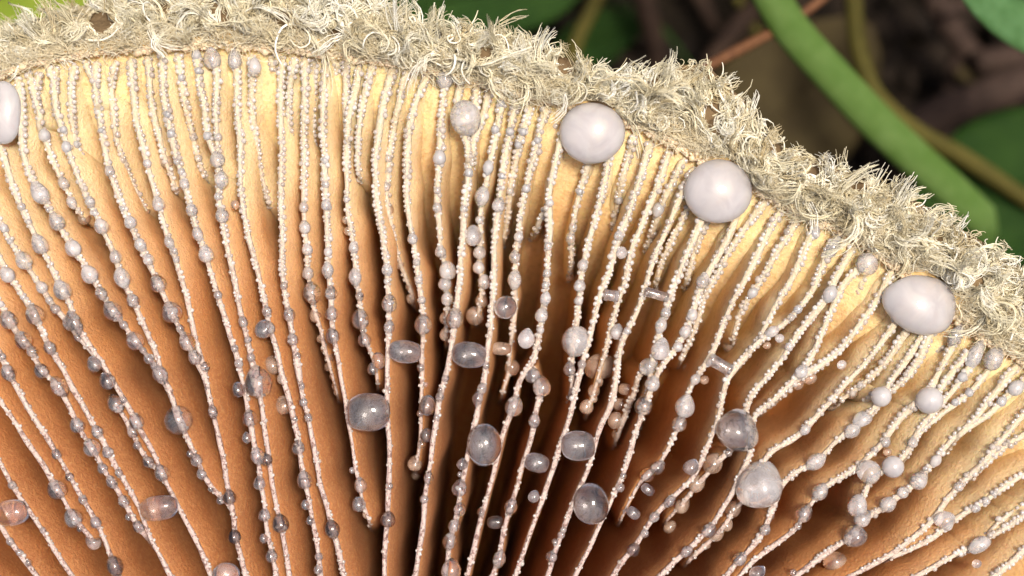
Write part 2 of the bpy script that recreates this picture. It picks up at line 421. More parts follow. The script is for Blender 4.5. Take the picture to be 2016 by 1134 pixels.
(0, 0, 'x', "1935,668 1925,690 1908,725 1894,743 1880,763 1866,779 1854,794 1838,812 1824,826 1812,840 1804,850 1797,871 1789,885 1779,900 1760,919 1735,930 1712,934 1711,959 1701,975 1690,994 1696,1016 1684,1052 1656,1067 1636,1082 1606,1103 1578,1125"),
(0, 0, 'm', "1965,685 1957,705 1943,731 1929,751 1908,773 1884,792 1864,806 1845,820 1830,834 1810,850"),
(0, 0, 'm', "2014,712 1993,727 1973,755 1953,779 1935,802 1926,820 1898,842 1876,862 1860,881 1842,907 1826,921 1808,947 1777,969 1749,992 1727,1008 1699,1020"),
(0, 0, 'm', "2030,735 1999,765 1985,778 1971,790 1949,814 1930,828"),
(0, 0, 'x', "2050,770 2013,816 1993,840 1973,863 1957,883 1941,907 1926,921 1908,935 1888,957 1862,985 1850,1004 1840,1022 1830,1030 1814,1044 1795,1060 1771,1080 1745,1096 1723,1109 1691,1125 1670,1136"),
(0, 0, 'm', "2040,840 2005,862 1985,873 1970,884"),
(0, 0, 'm', "2060,905 2003,941 1971,961 1957,972 1941,986 1918,1000 1894,1012 1873,1025 1852,1046 1834,1060 1804,1076 1775,1090"),
(0, 0, 'x', "2070,960 2011,1002 1987,1012 1961,1030 1946,1052 1926,1070 1894,1084 1864,1100 1834,1117 1810,1131"),
(0, 0, 'm', "2070,985 2011,1016 1983,1038 1955,1052"),
(0, 0, 'x', "2080,1035 2013,1084 1993,1105 1973,1121 1957,1133"),
(0, 0, 'x', "1480,845 1478,889 1472,911 1462,923 1452,943 1446,969 1430,988 1414,1014 1396,1044 1373,1062 1352,1086 1329,1103 1311,1123"),
(0, 0, 'x', "1530,965 1525,992 1515,1014 1506,1044 1490,1064 1472,1086 1456,1101 1440,1119 1430,1132"),
(-.06, -.22, 'd', "1450,875 1434,891 1415,905 1395,930 1373,951 1345,990 1325,1010 1300,1040"),
(-.06, -.2, 'd', "1478,965 1465,985 1442,1005 1428,1034 1412,1052 1390,1072 1365,1095 1340,1120"),
(0, 0, 'x', "-40,210 -12,265 9,312 24,361 42,407 57,437 67,459 79,483 93,508 103,528 111,546 123,573 139,597 147,635 165,661 175,679 187,694 200,712 212,730 234,769 252,799 268,829 282,855 298,883 310,908 319,933 333,961 345,984 357,1008 371,1032 387,1064 397,1084 404,1101 412,1125"),
(-.03, -.05, 'm', "228,795 250,830 262,851 270,877 286,896 294,910 318,930"),
(0, 0, 'm', "-50,330 -25,390 8,449 20,475 46,512 63,538 83,567 97,591 109,609 123,621 138,639 153,663 171,679"),
(0, 0, 'x', "-70,400 -30,455 4,512 15,542 36,565 46,585 69,621 83,653 98,685 114,706 127,730 139,756 153,781 169,805 181,829 192,851 208,873 213,890 224,906 234,931 248,949 262,976 274,996 284,1024 296,1058 312,1088 325,1111 335,1131"),
(0, 0, 'm', "-60,520 -25,560 2,599 16,629 45,669 63,692 73,710 81,730 99,744 117,761 127,785 141,805 151,837 167,859 181,883 194,902 204,923 220,949 236,969 244,988 260,1016 272,1036 288,1056 300,1068"),
(0, 0, 'x', "-60,600 -25,655 4,702 14,728 30,756 42,777 54,799 67,821 83,847 99,869 111,894 127,914 137,939 153,963 163,984 177,1002 188,1028 202,1048 213,1080 226,1115 234,1134"),
(0, -.02, 'm', "-60,700 -25,750 0,789 20,815 36,839 50,865 65,887 87,915 99,937 111,963 131,988 143,1020 163,1036 173,1052 183,1066 202,1078 212,1086"),
(0, 0, 'x', "-60,810 -25,870 0,908 8,925 24,955 38,976 52,994 67,1020 85,1044 99,1068 115,1094 135,1123"),
(0, 0, 'x', "-70,920 -30,985 8,1044 20,1066 38,1088 56,1111 69,1129"),
]

# droplets along the edges: x,y,radius in photograph pixels
DROPS = """8,449,9 20,475,7 46,512,16 83,567,12 97,591,8 109,609,10 137,639,13 153,665,8 95,412,6 143,488,16 123,573,17 42,407,9 57,437,7 15,542,15 46,585,7 69,621,18 98,685,12
2,599,7 16,629,16 45,669,16 63,692,11 81,730,14 117,761,17 151,837,14 181,883,17 202,923,10 220,949,11 244,988,12 253,1018,7 272,1036,11 4,702,8 16,734,14 111,894,10 137,939,9 163,984,9 188,1028,11 192,851,12 212,890,11 234,931,8
111,963,18 143,1020,17 157,1042,6 183,1066,14 24,955,9 85,1044,7 20,1066,8 38,1088,7 56,1108,7 187,718,15 212,752,16 228,795,16 243,787,7 268,829,14 262,851,12 270,877,9 292,910,11 319,933,15
177,542,17 199,578,12 222,613,18 244,640,9 265,671,17 282,690,7 292,706,10 303,720,8 315,737,15 374,893,8 387,907,12 397,935,10 200,447,15 228,507,12 240,547,16 262,593,13 177,397,10 187,419,7 125,361,11 141,399,10
216,338,10 242,411,7 256,437,12 276,482,12 292,510,11 312,560,16 339,617,20 355,647,9 368,672,16 383,703,13 290,322,9 312,403,13 333,477,10 343,494,7 347,512,7 349,318,8 357,338,8 363,363,10 377,413,12 389,461,11 405,500,15 391,312,8
408,765,6 419,811,10 429,581,9 462,686,8 470,716,9 469,766,13 492,823,15 486,863,10 507,898,14 510,951,12 520,1014,12 519,1060,9 534,1094,12 428,316,15 436,354,14 429,387,8 437,423,13 478,633,10 488,669,8 494,704,9 434,985,9 415,963,6 525,613,10
580,824,6 587,883,13 599,945,15 601,994,9 610,1025,8 628,1096,9 626,1122,9 559,563,8 569,619,12 576,670,12 586,700,7 597,792,9 607,822,9 594,760,7 598,409,10 600,449,12 605,492,11 606,537,11 614,577,18
640,316,8 641,363,8 642,403,10 646,496,9 645,532,12 652,578,12 653,617,12 655,663,14 682,393,7 696,487,10 699,546,13 708,583,9 709,628,17 714,651,6 717,669,13 745,709,14 734,728,11 710,957,13 706,992,14 693,926,6
762,530,11 762,554,7 766,597,15 766,645,11 766,957,8 765,312,8 766,334,7 760,367,9 812,469,10 820,516,8 824,550,9 830,591,9 833,641,18 828,724,8 838,757,5 842,797,17 827,814,7 840,856,13 830,875,9
865,310,13 861,375,8 861,409,10 867,495,11 881,532,17 876,560,13 881,590,13 895,627,17 923,340,9 913,411,8 877,745,8 867,768,6 866,781,9 860,822,7 961,330,11 949,387,15 944,433,9 931,463,17 944,496,13 942,526,12 954,554,13
982,403,13 988,347,7 985,370,6 957,720,7 949,764,10 940,785,11 910,913,11 905,934,5 904,963,15 905,1002,12 894,1034,12 885,1066,14 888,1125,20 844,941,10 835,983,9 1004,376,8
1036,371,9 1021,467,10 1013,507,11 1013,551,14 1024,429,6 1082,400,9 1079,485,9 1077,538,9 1074,562,8 1074,588,11 1066,622,13 1064,650,8 1036,669,17 1012,799,18 1048,738,15 1067,763,18 1052,829,12 1006,998,13 983,1101,13 1051,977,11 947,1008,8
1123,469,10 1128,447,9 1141,377,8 1147,523,11 1141,562,12 1139,592,9 1121,728,12 1146,717,9 1109,1043,7 1105,1053,8 1093,1067,7 1086,1095,11 1218,394,9 1218,465,10 1224,497,11 1296,412,12
1214,655,14 1235,651,8 1311,615,10 1301,641,12 1300,690,18 1275,723,18 1285,755,14 1267,800,17 1383,555,13 1363,620,11 1349,654,12 1335,682,10 1482,576,10 1369,747,10 1348,802,20 1337,836,15 1294,922,13 1274,936,14 1227,937,7 1221,960,9 1269,1050,9
1360,921,15 1318,988,10 1288,1018,10 1434,892,8 1396,1044,14 1352,1086,11 1506,1044,11 1517,1015,8 1456,1101,13 1490,1130,15 1582,1012,16 1571,1036,8 1613,970,16 1606,909,16 1585,846,10
1521,653,11 1535,666,9 1571,609,9 1557,625,8 1553,683,9 1577,733,13 1634,579,14 1604,458,11 1657,718,9 1693,759,8 1678,848,14 1743,871,10 1723,885,7 1797,871,10 1688,995,19 1697,1022,16 1749,992,15 1777,970,12 1808,947,17 1842,907,11 1822,923,6
1894,743,10 1908,773,9 1880,792,8 1999,765,15 1971,791,10 1888,957,10 1957,972,7 1941,986,9 1920,1001,9 1923,1110,9 387,110,10 391,140,8 357,153,8 380,270,9 408,268,9 429,270,9 87,266,12 125,255,8 131,290,10 150,285,8 200,257,7 330,225,8 337,263,9
975,255,9 1004,259,9 1030,259,9 1020,285,8 1058,277,8 1090,243,7 987,205,8 808,137,8"""
DROPS_AMBER = """196,465,13 165,429,13 163,328,9 181,357,9 190,378,9 248,322,8 256,352,10 268,377,8 284,413,11 328,318,14 345,369,10 396,338,8 452,381,10 463,403,9 527,425,15 544,454,9 575,329,9 583,352,8 587,379,8
621,623,12 633,646,7 632,667,9 639,687,8 648,705,10 648,722,10 655,741,7 660,760,8 663,772,7 618,318,7 624,342,8 626,369,8 615,200,8 615,240,9 616,268,9 616,290,8 682,433,9 685,455,8 721,1013,8 733,1048,9 763,411,12 775,471,7 787,521,10 806,565,8 809,588,10 814,612,7
817,912,14 818,935,9 877,627,12 877,660,12 948,593,13 935,622,18 998,425,10 994,455,11 1046,475,12 1008,724,15 1125,492,9 1124,520,9 1122,545,9 1178,752,10 1169,770,12 1168,785,9 1155,800,14 1212,428,8 1205,445,9 1285,460,12 1258,737,7 1212,828,16 1213,855,10
1347,690,8 1331,725,12 1352,725,9 1464,603,9 1440,679,18 1387,748,9 1231,1045,9 1319,1037,11 1402,914,20 1372,951,16 1342,996,14 1442,1003,16 1430,1035,12 1412,1051,13 1390,1072,10 1510,680,8 1595,745,12 1570,757,12 1676,771,13 1641,795,14 1688,868,10 1747,890,8 556,746,11"""
DROPS_DARK = "404,722,10 524,904,12 553,1033,16 452,980,13 461,1056,13 654,1042,15 764,1022,14 226,1115,16 1562,1127,7 1248,1082,13"

# the large droplets: x, y, half width, half height, tilt deg, kind, shape, label
BIG = [
(1166, 262, 66, 61, 0, 'milk', 'blob', "large round milky droplet under the woolly notch in the margin"),
(1413, 376, 67, 63, 10, 'milk', 'blob', "large round milky droplet touching the widest patch of wool"),
(1812, 600, 68, 60, -25, 'milk', 'lean', "large lopsided milky droplet drawn to a point over several gills"),
(6, 222, 38, 62, 0, 'milk', 'blob', "pale cream oval droplet nestling under the greenish wool"),
(917, 233, 31, 37, 10, 'semi', 'blob', "milky droplet with white rims spanning three gill tops"),
(875, 158, 18, 19, 0, 'semi', 'tear', "white droplet with forked top and a tail down the gill"),
(1706, 520, 22, 23, 20, 'semi', 'blob', "white-rimmed pinkish droplet capping two gill tops"),
(1640, 486, 12, 24, 22, 'semi', 'egg', "slim white-rimmed droplet laid along a gill top"),
(418, 118, 18, 20, 0, 'semi', 'tear', "clear round droplet with white crescent at a gill top"),
(462, 120, 14, 20, 0, 'semi', 'tear', "short glossy droplet melting into a broad gill top"),
(501, 134, 14, 18, 0, 'semi', 'tear', "glossy droplet under a smaller bead at a gill top"),
(1880, 662, 13, 22, 30, 'semi', 'tear', "cloudy tear droplet next to the lopsided milky one"),
(1918, 702, 15, 28, 30, 'semi', 'tear', "long cloudy droplet joining two gill tops"),
(1955, 708, 19, 23, 30, 'semi', 'tear', "rounded cloudy droplet at a gill top with tapering tail"),
(1830, 788, 28, 27, 30, 'milk', 'blob', "round milky droplet where four pale gills meet"),
(1735, 781, 21, 20, 20, 'milk', 'blob', "small round milky droplet at the fork of two gills"),
(79, 382, 17, 23, -25, 'semi', 'tear', "broad cloudy tear droplet topping a long beaded gill"),
(111, 436, 15, 18, -25, 'semi', 'egg', "cloudy egg-shaped droplet right below the broad tear droplet"),
(79, 483, 16, 20, -25, 'semi', 'tear', "cloudy tear droplet hanging beside a slanting gill edge"),
(147, 637, 15, 22, -25, 'clear', 'spindle', "dark-streaked spindle droplet where two beaded gills meet"),
(351, 827, 28, 29, 0, 'clear', 'sphere', "round grey droplet half smoky half pale on an orange gill"),
(313, 1000, 37, 25, 8, 'clear', 'bridge', "dark grey barrel droplet bridging two orange gills"),
(23, 1009, 33, 26, 12, 'clear', 'bridge', "grey barrel droplet bridging the outermost orange gills"),
(509, 756, 27, 29, 0, 'clear', 'tear', "grey pear-shaped droplet with a dark squiggle inside"),
(521, 647, 20, 17, 0, 'clear', 'egg', "brownish clear droplet above the grey pear-shaped one"),
(537, 718, 19, 18, 0, 'amber', 'egg', "brown see-through droplet beside the grey pear-shaped one"),
(559, 797, 19, 17, 0, 'amber', 'egg', "brown see-through droplet below the grey pear-shaped one"),
(726, 811, 42, 38, 0, 'clear', 'bridge', "big smoky marbled droplet bridging two tall gills"),
(797, 692, 32, 23, -4, 'clear', 'bridge', "smaller of two neighbouring glassy barrel droplets across gills"),
(925, 698, 34, 26, -8, 'clear', 'bridge', "larger of two neighbouring glassy barrel droplets across gills"),
(953, 876, 35, 43, 0, 'clear', 'blob', "tall smoky droplet with a dark crumb on top"),
(995, 605, 22, 23, -30, 'clear', 'blob', "grey speckled droplet hanging off the side of a beaded gill"),
(1135, 672, 29, 31, 0, 'semi', 'blob', "pinkish round droplet at the joining of two gills"),
(1181, 722, 32, 26, 20, 'amber', 'blob', "large brownish droplet hanging low beside the pinkish round one"),
(986, 686, 20, 13, 0, 'amber', 'bridge', "brown oval droplet sunk in a dark gap"),
(976, 1028, 17, 13, 0, 'dark', 'bridge', "faint glassy droplet bridging a black gap"),
(1057, 911, 24, 19, -15, 'clear', 'bridge', "speckled barrel droplet below a bead chain over a black gap"),
(1138, 877, 33, 30, 0, 'clear', 'bridge', "round speckled grey droplet bridging two straight gills"),
(1163, 992, 36, 41, 10, 'clear', 'blob', "large dark speckled droplet over the blackest gap"),
(1204, 582, 15, 13, -8, 'clear', 'rod', "short clear rod droplet bridging two gills"),
(1293, 580, 24, 11, -16, 'clear', 'rod', "long clear rod droplet with a bright streak bridging two gills"),
(1418, 718, 25, 14, -30, 'clear', 'rod', "slanting clear rod droplet between two brown gills"),
(1235, 767, 18, 12, -10, 'amber', 'bridge', "brown oval bridge droplet, topmost of three deep ones"),
(1224, 797, 18, 13, -10, 'amber', 'bridge', "brown oval bridge droplet, middle of three deep ones"),
(1276, 964, 14, 10, -40, 'clear', 'bridge', "small grey oval droplet below a pair of beads"),
(1247, 1010, 14, 11, -40, 'clear', 'bridge', "dim grey oval droplet deep in a brown gap"),
(1448, 846, 40, 41, 10, 'clear', 'lean', "four-cornered grey droplet with dark cracks between gills"),
(1495, 956, 44, 46, 15, 'semi', 'lean', "big plump grey droplet below the four-cornered one"),
(1697, 825, 21, 14, 25, 'semi', 'egg', "pinkish lens droplet lying on a pale gill edge"),
(1711, 930, 27, 24, -30, 'semi', 'lean', "angular grey droplet touching a round cloudy one"),
(1758, 919, 22, 22, 0, 'milk', 'sphere', "round cloudy droplet touching an angular grey one"),
(1683, 1055, 23, 20, 20, 'clear', 'egg', "dark-flecked grey droplet ending a chain of three"),
(1644, 1106, 24, 20, 0, 'amber', 'blob', "dim violet-brown droplet in shadow under a gill"),
(1858, 1024, 23, 18, -20, 'semi', 'lean', "pointed cloudy droplet where two pale gills part"),
(1928, 1072, 24, 14, 30, 'semi', 'egg', "flattened cloudy droplet stretched along a pale gill"),
(445, 1132, 28, 24, 0, 'clear', 'blob', "dull grey droplet at the foot of an orange gill gap"),
]

# how neighbouring small droplets refer to each large one, in the same order
SHORT = ["round milky droplet under the woolly notch", "round milky droplet by the widest wool", "lopsided milky droplet", "pale cream oval droplet",
"white-rimmed droplet spanning three gills", "fork-topped white droplet", "pinkish droplet capping two gills", "slim white-rimmed droplet", "crescent-lit clear droplet", "glossy droplet on a broad gill top", "glossy droplet under a bead",
"cloudy tear beside the lopsided droplet", "long cloudy droplet joining gills", "tailed cloudy droplet", "milky droplet where four gills meet", "milky droplet at a fork",
"broad cloudy tear droplet", "cloudy egg droplet", "hanging cloudy tear droplet", "dark-streaked spindle droplet", "half smoky round droplet", "dark grey barrel droplet", "outermost grey barrel droplet",
"grey pear-shaped droplet", "brownish droplet above the pear", "brown droplet beside the pear", "brown droplet below the pear", "big smoky marbled droplet", "smaller glassy barrel droplet", "larger glassy barrel droplet",
"tall smoky droplet with a crumb", "grey speckled side droplet", "pinkish round droplet at a joining", "large brownish low droplet", "brown oval in a dark gap", "faint droplet in a black gap", "speckled barrel droplet", "round speckled bridging droplet", "large dark speckled droplet",
"short clear rod droplet", "long clear rod droplet", "slanting clear rod droplet", "topmost deep brown oval", "middle deep brown oval", "small grey oval droplet", "dim grey oval droplet",
"four-cornered grey droplet", "big plump grey droplet", "pinkish lens droplet", "angular grey droplet", "round cloudy droplet by the angular one", "dark-flecked grey droplet", "dim violet-brown droplet", "pointed cloudy droplet", "flattened cloudy droplet", "dull grey droplet in an orange gap"]
def parse(s):
    return np.array([[float(a) for a in p.split(',')] for p in s.split()])

# ---------------------------------------------------------------- cap geometry in polar form about the stem
CU, CV = 800.0, 1700.0                       # stem centre, photograph pixels on the gill plane
def polar(P):
    dx, dy = P[:, 0] - CU, CV - P[:, 1]
    return np.arctan2(dx, dy), np.hypot(dx, dy)        # 0 = up in the picture, clockwise

def ring_function(line, far):
    th, r = polar(catmull(parse(line), 12))
    o = np.argsort(th); th, r = th[o], r[o]
    a0, a1 = th[0], th[-1]
    th = np.concatenate([[a1 - 2 * math.pi - 0.0], [-math.pi - 0.6, -math.pi + 0.9], th, [math.pi - 0.9, math.pi + 0.6], [a0 + 2 * math.pi]])
    r = np.concatenate([[r[-1]], [far, far], r, [far, far], [r[0]]])
    o = np.argsort(th)
    return lambda t: np.interp(t, th[o], r[o])
r_in = ring_function(RIM_IN, 1600)
r_out = ring_function(RIM_OUT, 1750)

def inward(P):                               # cm from the margin towards the stem
    th, r = polar(np.asarray(P, float)[:, :2])
    return (r_in(th) - r) / PX

def gill_depth(d):
    d = np.maximum(d, 0)
    return 0.04 + 1.60 * d ** 2.2 / (d ** 2.2 + 1.15)

def px_polar(th, r):
    return CU + r * np.sin(th), CV - r * np.cos(th)

def flat(u, v):                              # plan position in cm (true to scale, no lens)
    return (u - 1008) / PX, -(v - 567) / PX

BASE = -4.4
ground_z = -4.4
cx0, cy0 = flat(CU, CV)
mushroom = empty("milkcap_mushroom", (cx0, cy0, BASE),
                 label="woolly-edged mushroom lying gills up, cream to orange-brown gills beaded with latex", category="mushroom")

# cap underside flesh between the gills
NT = 900
TH = np.linspace(-math.pi, math.pi, NT, endpoint=False)
rows = []
dvals = []
steps = np.concatenate([np.linspace(0, 0.5, 12), np.linspace(0.6, 3.4, 22)])
for d in steps:
    r = r_in(TH) - d * PX
    r = np.maximum(r, 200)
    u, v = px_polar(TH, r)
    z = -gill_depth(d) + 0.012 * np.sin(TH * 173 + d * 9) * (d > 0)
    x, y = flat(u, v)
    rows.append(np.stack([x, y, z + 0 * x], -1)); dvals.append(np.full(NT, d))
V = np.concatenate(rows)
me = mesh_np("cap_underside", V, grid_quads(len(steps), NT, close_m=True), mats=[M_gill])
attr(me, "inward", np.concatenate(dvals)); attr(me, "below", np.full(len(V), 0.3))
link("cap_underside", me, mushroom)

# rolled margin and outer skin
def rim_point(th, s):
    """s = 0 at the gill line, 1 at the outer outline"""
    th = np.asarray(th, float); s = np.asarray(s, float)
    a, b = r_in(th), r_out(th)
    r = a + (b - a) * np.minimum(s, 1.0) * 0.84
    u, v = px_polar(th, r)
    sl = np.clip((450 - u) / 500, 0, 1)
    z = 0.055 * np.sin(np.clip(s, 0, 1) * math.pi * 0.7) - 0.22 * np.clip(s - 0.35, 0, 3) ** 1.6 - sl * 0.55 * np.clip(s - 0.1, 0, 2)
    z = z + 0.03 * np.sin(th * 61 + s * 4) * np.sin(th * 23) * np.clip(s * 3, 0, 1) + 0.022 * np.sin(th * 113 + s * 9) * np.clip(s * 2, 0, 1) + 0.02 * np.sin(th * 140 + 7 * s) * s
    k = (D - z) / D
    x, y = flat(u, v)
    return np.stack([x * k, y * k, z], -1)
prof = np.linspace(0, 1, 12)
rows = [np.stack([*flat(*px_polar(TH, r_in(TH) - 6)), np.full(NT, -0.12)], -1)]
rows += [rim_point(TH, np.full(NT, s)) for s in prof]
edge = rows[-1]
cxy = np.array([cx0, cy0])
for f, dz in ((1.0, -0.3), (0.985, -0.75), (0.94, -1.5), (0.86, -2.3), (0.72, -3.1), (0.52, -3.8), (0.28, -4.2), (0.05, -4.33)):
    q = edge.copy()
    q[:, :2] = cxy + (q[:, :2] - cxy) * f
    q[:, 2] = q[:, 2] * max(0, 1 + dz / 4.33) + dz
    rows.append(q)
n1 = 13
V = np.concatenate(rows)
me = mesh_np("margin_roll", V[:n1 * NT], grid_quads(n1, NT, close_m=True), mats=[M_flesh])
link("margin_roll", me, mushroom)
me = mesh_np("cap_skin", V[(n1 - 9) * NT:], grid_quads(len(rows) - n1 + 9, NT, close_m=True), mats=[M_skin])
me.vertices.foreach_set("co", (V[(n1 - 9) * NT:] + np.array([0, 0, 0.004])).astype(np.float32).ravel())
link("cap_skin", me, mushroom)

# stem stump
n, m_ = 16, 40
a = np.linspace(0, 2 * math.pi, m_, endpoint=False)
rows = []
for i in range(n):
    t = i / (n - 1)
    rr = (0.78 + 0.22 * (1 - t) ** 2) * (1 + 0.03 * np.sin(5 * a + 3 * t)) * (1.0 if i < n - 2 else (0.9, 0.02)[i - n + 2])
    z = -1.0 + 1.5 * min(t, (n - 3) / (n - 1)) + 0.02 * np.sin(3 * a)
    rows.append(np.stack([cx0 + rr * np.cos(a), cy0 + rr * np.sin(a), z + 0 * a], -1))
M_stem = make_simple("stem_flesh", (0.74, 0.50, 0.30), (0.62, 0.36, 0.20), 6, 0.8, 0.2, 0.4, 0.03, sss=0.2)
link("stem", mesh_np("stem", np.concatenate(rows), grid_quads(n, m_, close_m=True), mats=[M_stem]), mushroom)

# ---------------------------------------------------------------- gills
ALL = []            # (pixel samples, z samples, tangent px) for placing droplets
def build_gill(P, dz0, dz1, end, seed, detail=True):
    S = catmull(P, 7.0 if detail else 25.0)
    n = len(S)
    if detail and n > 24:
        for _ in range(10):
            S[1:-1] = 0.25 * S[:-2] + 0.5 * S[1:-1] + 0.25 * S[2:]
    S = S + np.stack([smooth_noise(n, 5, 0.35, seed), smooth_noise(n, 5, 0.35, seed + 1)], -1) * (1 if detail else 0)
    d = inward(S)
    t = np.linspace(0, 1, n)
    z = dz0 + (dz1 - dz0) * t ** 1.4 + smooth_noise(n, 14, 0.012, seed + 2)
    rootz = -gill_depth(d) - 0.04
    if end == 'd':
        L = 30.0
        s_end = (np.cumsum(np.r_[0, np.linalg.norm(np.diff(S, axis=0), axis=1)]))
        k = np.clip((s_end - (s_end[-1] - L)) / L, 0, 1)
        z = z * (1 - k ** 3) + (rootz + 0.03) * k ** 3
    if end == 't':
        L = 80.0
        s_end = (np.cumsum(np.r_[0, np.linalg.norm(np.diff(S, axis=0), axis=1)]))
        k = np.clip((s_end - (s_end[-1] - L)) / L, 0, 1)
        z = z - 0.02 * np.clip(k * 8, 0, 1) + (rootz - z + 0.01) * k ** 1.2
    # the edge comes up out of the flesh over the first 0.1 cm
    k0 = np.clip(d / 0.10, 0, 1)
    z = z - 0.05 * (1 - k0) ** 2
    z = np.maximum(z, rootz + 0.01)
    X = np.array([W(u, v, zz) for (u, v), zz in zip(S, z)])
    T = np.gradient(X[:, :2], axis=0); T /= np.linalg.norm(T, axis=1)[:, None] + 1e-9
    Nn = np.stack([-T[:, 1], T[:, 0]], -1)
    h = z - rootz
    # gills lean outwards a little, as the cap is slightly domed
    lx, ly = X[:, 0] - 0.52, X[:, 1] * 0.8
    lr = np.hypot(lx, ly) + 1e-6
    lk = 0.46 * np.clip((lr - 0.40) / 1.2, 0.0, 1.1) + 0.04 * np.clip(lr / 0.3, 0, 1)
    lean = -(lx * Nn[:, 0] + ly * Nn[:, 1]) / lr * lk
    prof = np.array([0.0, 0.015, 0.04, 0.075, 0.11, 0.15, 0.20, 0.27, 0.40, 0.65, 1.0])
    half = np.array([0.010, 0.0135, 0.0130, 0.0125, 0.0125, 0.013, 0.0135, 0.014, 0.016, 0.020, 0.026])
    cols = []; rise = []
    wav = smooth_noise(n, 9, 1.0, seed + 3)
    for side in (1, -1):
        idx = range(len(prof)) if side == 1 else range(len(prof) - 1, -1, -1)
        for i in idx:
            p = prof[i]
            dep = h * p
            bend = np.where(dep < 0.06, dep, 0.06 + 0.05 * (1 - np.exp(-(dep - 0.06) / 0.05)) + 0.04 * (dep - 0.06))
            off = lean * bend + side * half[i] * (0.55 + 0.45 * np.clip(d / 0.4, 0.25, 1)) + 0.02 * wav * p * (1 - p) * 2
            q = np.column_stack([X[:, 0] + Nn[:, 0] * off, X[:, 1] + Nn[:, 1] * off, z - h * p])
            cols.append(q); rise.append(h * p)
    # order so the section runs root(+) .. edge .. root(-)
    k = len(prof)
    order = list(range(k - 1, -1, -1)) + list(range(2 * k - 1, k - 1, -1))
    cols = [cols[i] for i in order]; rise = [rise[i] for i in order]
    m2 = len(cols)
    V = np.stack(cols, 1).reshape(-1, 3)
    R = np.stack(rise, 1).reshape(-1)
    quads = grid_quads(n, m2)[:, ::-1]
    caps = []
    for row in (0, n - 1):
        for i in range(k - 1):
            aI, bI = row * m2 + i, row * m2 + i + 1
            cI, dI = row * m2 + m2 - 2 - i, row * m2 + m2 - 1 - i
            caps.append([aI, bI, cI, dI] if row != 0 else [dI, cI, bI, aI])
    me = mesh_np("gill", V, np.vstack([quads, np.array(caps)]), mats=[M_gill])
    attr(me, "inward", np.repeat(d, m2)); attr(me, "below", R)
    g = link("gill", me, mushroom)
    # pale granular edge
    r = 0.0140 + smooth_noise(n, 2.2, 0.0008, seed + 5) + smooth_noise(n, 9, 0.0014, seed + 6)
    r = r * (1 + 0.50 * np.exp(-np.maximum(d, 0) / 0.30)) * (1 - 0.12 * np.clip(d - 1.0, 0, 1))
    r = np.clip(r, 0.010, 0.03)
    if end == 'd':
        r = r * (1 - 0.45 * t ** 3)
    r[0] *= 0.4; r[-1] *= 0.5
    P3 = X + np.array([0, 0, 0.004])
    V, Q = tube_arrays(P3, r, 8 if detail else 6, 0.9)
    me = mesh_np("gill_edge", V, Q, mats=[M_edge])
    attr(me, "inward", np.repeat(d, 8 if detail else 6))
    ge = link("gill_edge", me, mushroom)
    ge.parent = g
    ge.matrix_parent_inverse = Matrix.Identity(4)
    ge.matrix_basis = Matrix.Identity(4)
    if detail:
        Tp = np.gradient(S, axis=0); Tp /= np.linalg.norm(Tp, axis=1)[:, None] + 1e-9
        ALL.append((S, z, Tp, r, d, dz1 < -0.08))
    return g

LINES = [catmull(parse(g_[3]), 5.0) for g_ in GILLS]
for gi, (z0, z1, end, line) in enumerate(GILLS):
    P = parse(line)
    if end == 'x':                            # goes on to the stem below the picture
        p = P[-1]; c = np.array([CU, CV]); v0 = P[-1] - P[-3]; v0 = v0 / np.linalg.norm(v0)
        L = np.linalg.norm(c - p)
        ext = []
        for f in (0.18, 0.40, 0.70):
            q = p + v0 * L * f
            tgt = p + (c - p) * f
            q = q * (1 - f) + tgt * f
            if np.linalg.norm(q - c) > 340:
                ext.append(q)
        if ext:
            P = np.vstack([P, ext])
    tail = 0
    if end == 'm':                            # runs on beside the gill it joins, sinking below its edge
        best = None
        for gj, other in enumerate(LINES):
            if gj == gi:
                continue
            dist = np.linalg.norm(other - P[-1], axis=1)
            j = int(np.argmin(dist))
            if dist[j] < 60 and j < len(other) - 3 and (best is None or dist[j] < best[0]):
                best = (dist[j], gj, j)
        if best:
            o_ = LINES[best[1]]; j = best[2]
            add = o_[j + 3:j + 24:4]
            v_ = P[-1] - P[-2]
            side = P[-1] - o_[j]
            if len(add) >= 2:
                P = np.vstack([P, add + side * 0.4]); tail = 1
    build_gill(P, z0, z1, 't' if tail else end, 100 + gi * 17)

# plain gills on the rest of the cap, outside the picture
th = -math.pi
k = 0
while th < math.pi:
    u0, v0 = px_polar(th, r_in(th)); u1, v1 = px_polar(th + random.uniform(-.03, .03), 360)
    f = np.linspace(0, 1, 8)[:, None]
    P = np.array([[u0, v0]]) * (1 - f) + np.array([[u1, v1]]) * f
    if not np.any((P[:, 0] > -110) & (P[:, 0] < 2130) & (P[:, 1] > -110) & (P[:, 1] < 1150)):
        build_gill(P, 0, 0, 'm', 5000 + k * 13, detail=False)
    k += 1
    th += 0.062

# ---------------------------------------------------------------- droplets
EDGE_P = np.vstack([a[0] for a in ALL]); EDGE_Z = np.concatenate([a[1] for a in ALL])
EDGE_T = np.vstack([a[2] for a in ALL]); EDGE_D = np.concatenate([a[4] for a in ALL])
EDGE_DEEP = np.concatenate([np.full(len(a[0]), a[5]) & (a[1] < -0.04) for a in ALL])

def nearest(u, v, deep=None, rad=40):
    dist = np.hypot(EDGE_P[:, 0] - u, EDGE_P[:, 1] - v)
    if deep is True:
        dist = dist + np.where(EDGE_DEEP, 0, 30)
    elif deep is False:
        dist = dist + np.where(EDGE_Z < -0.2, 12, 0)
    i = int(np.argmin(dist))
    return i, dist[i]

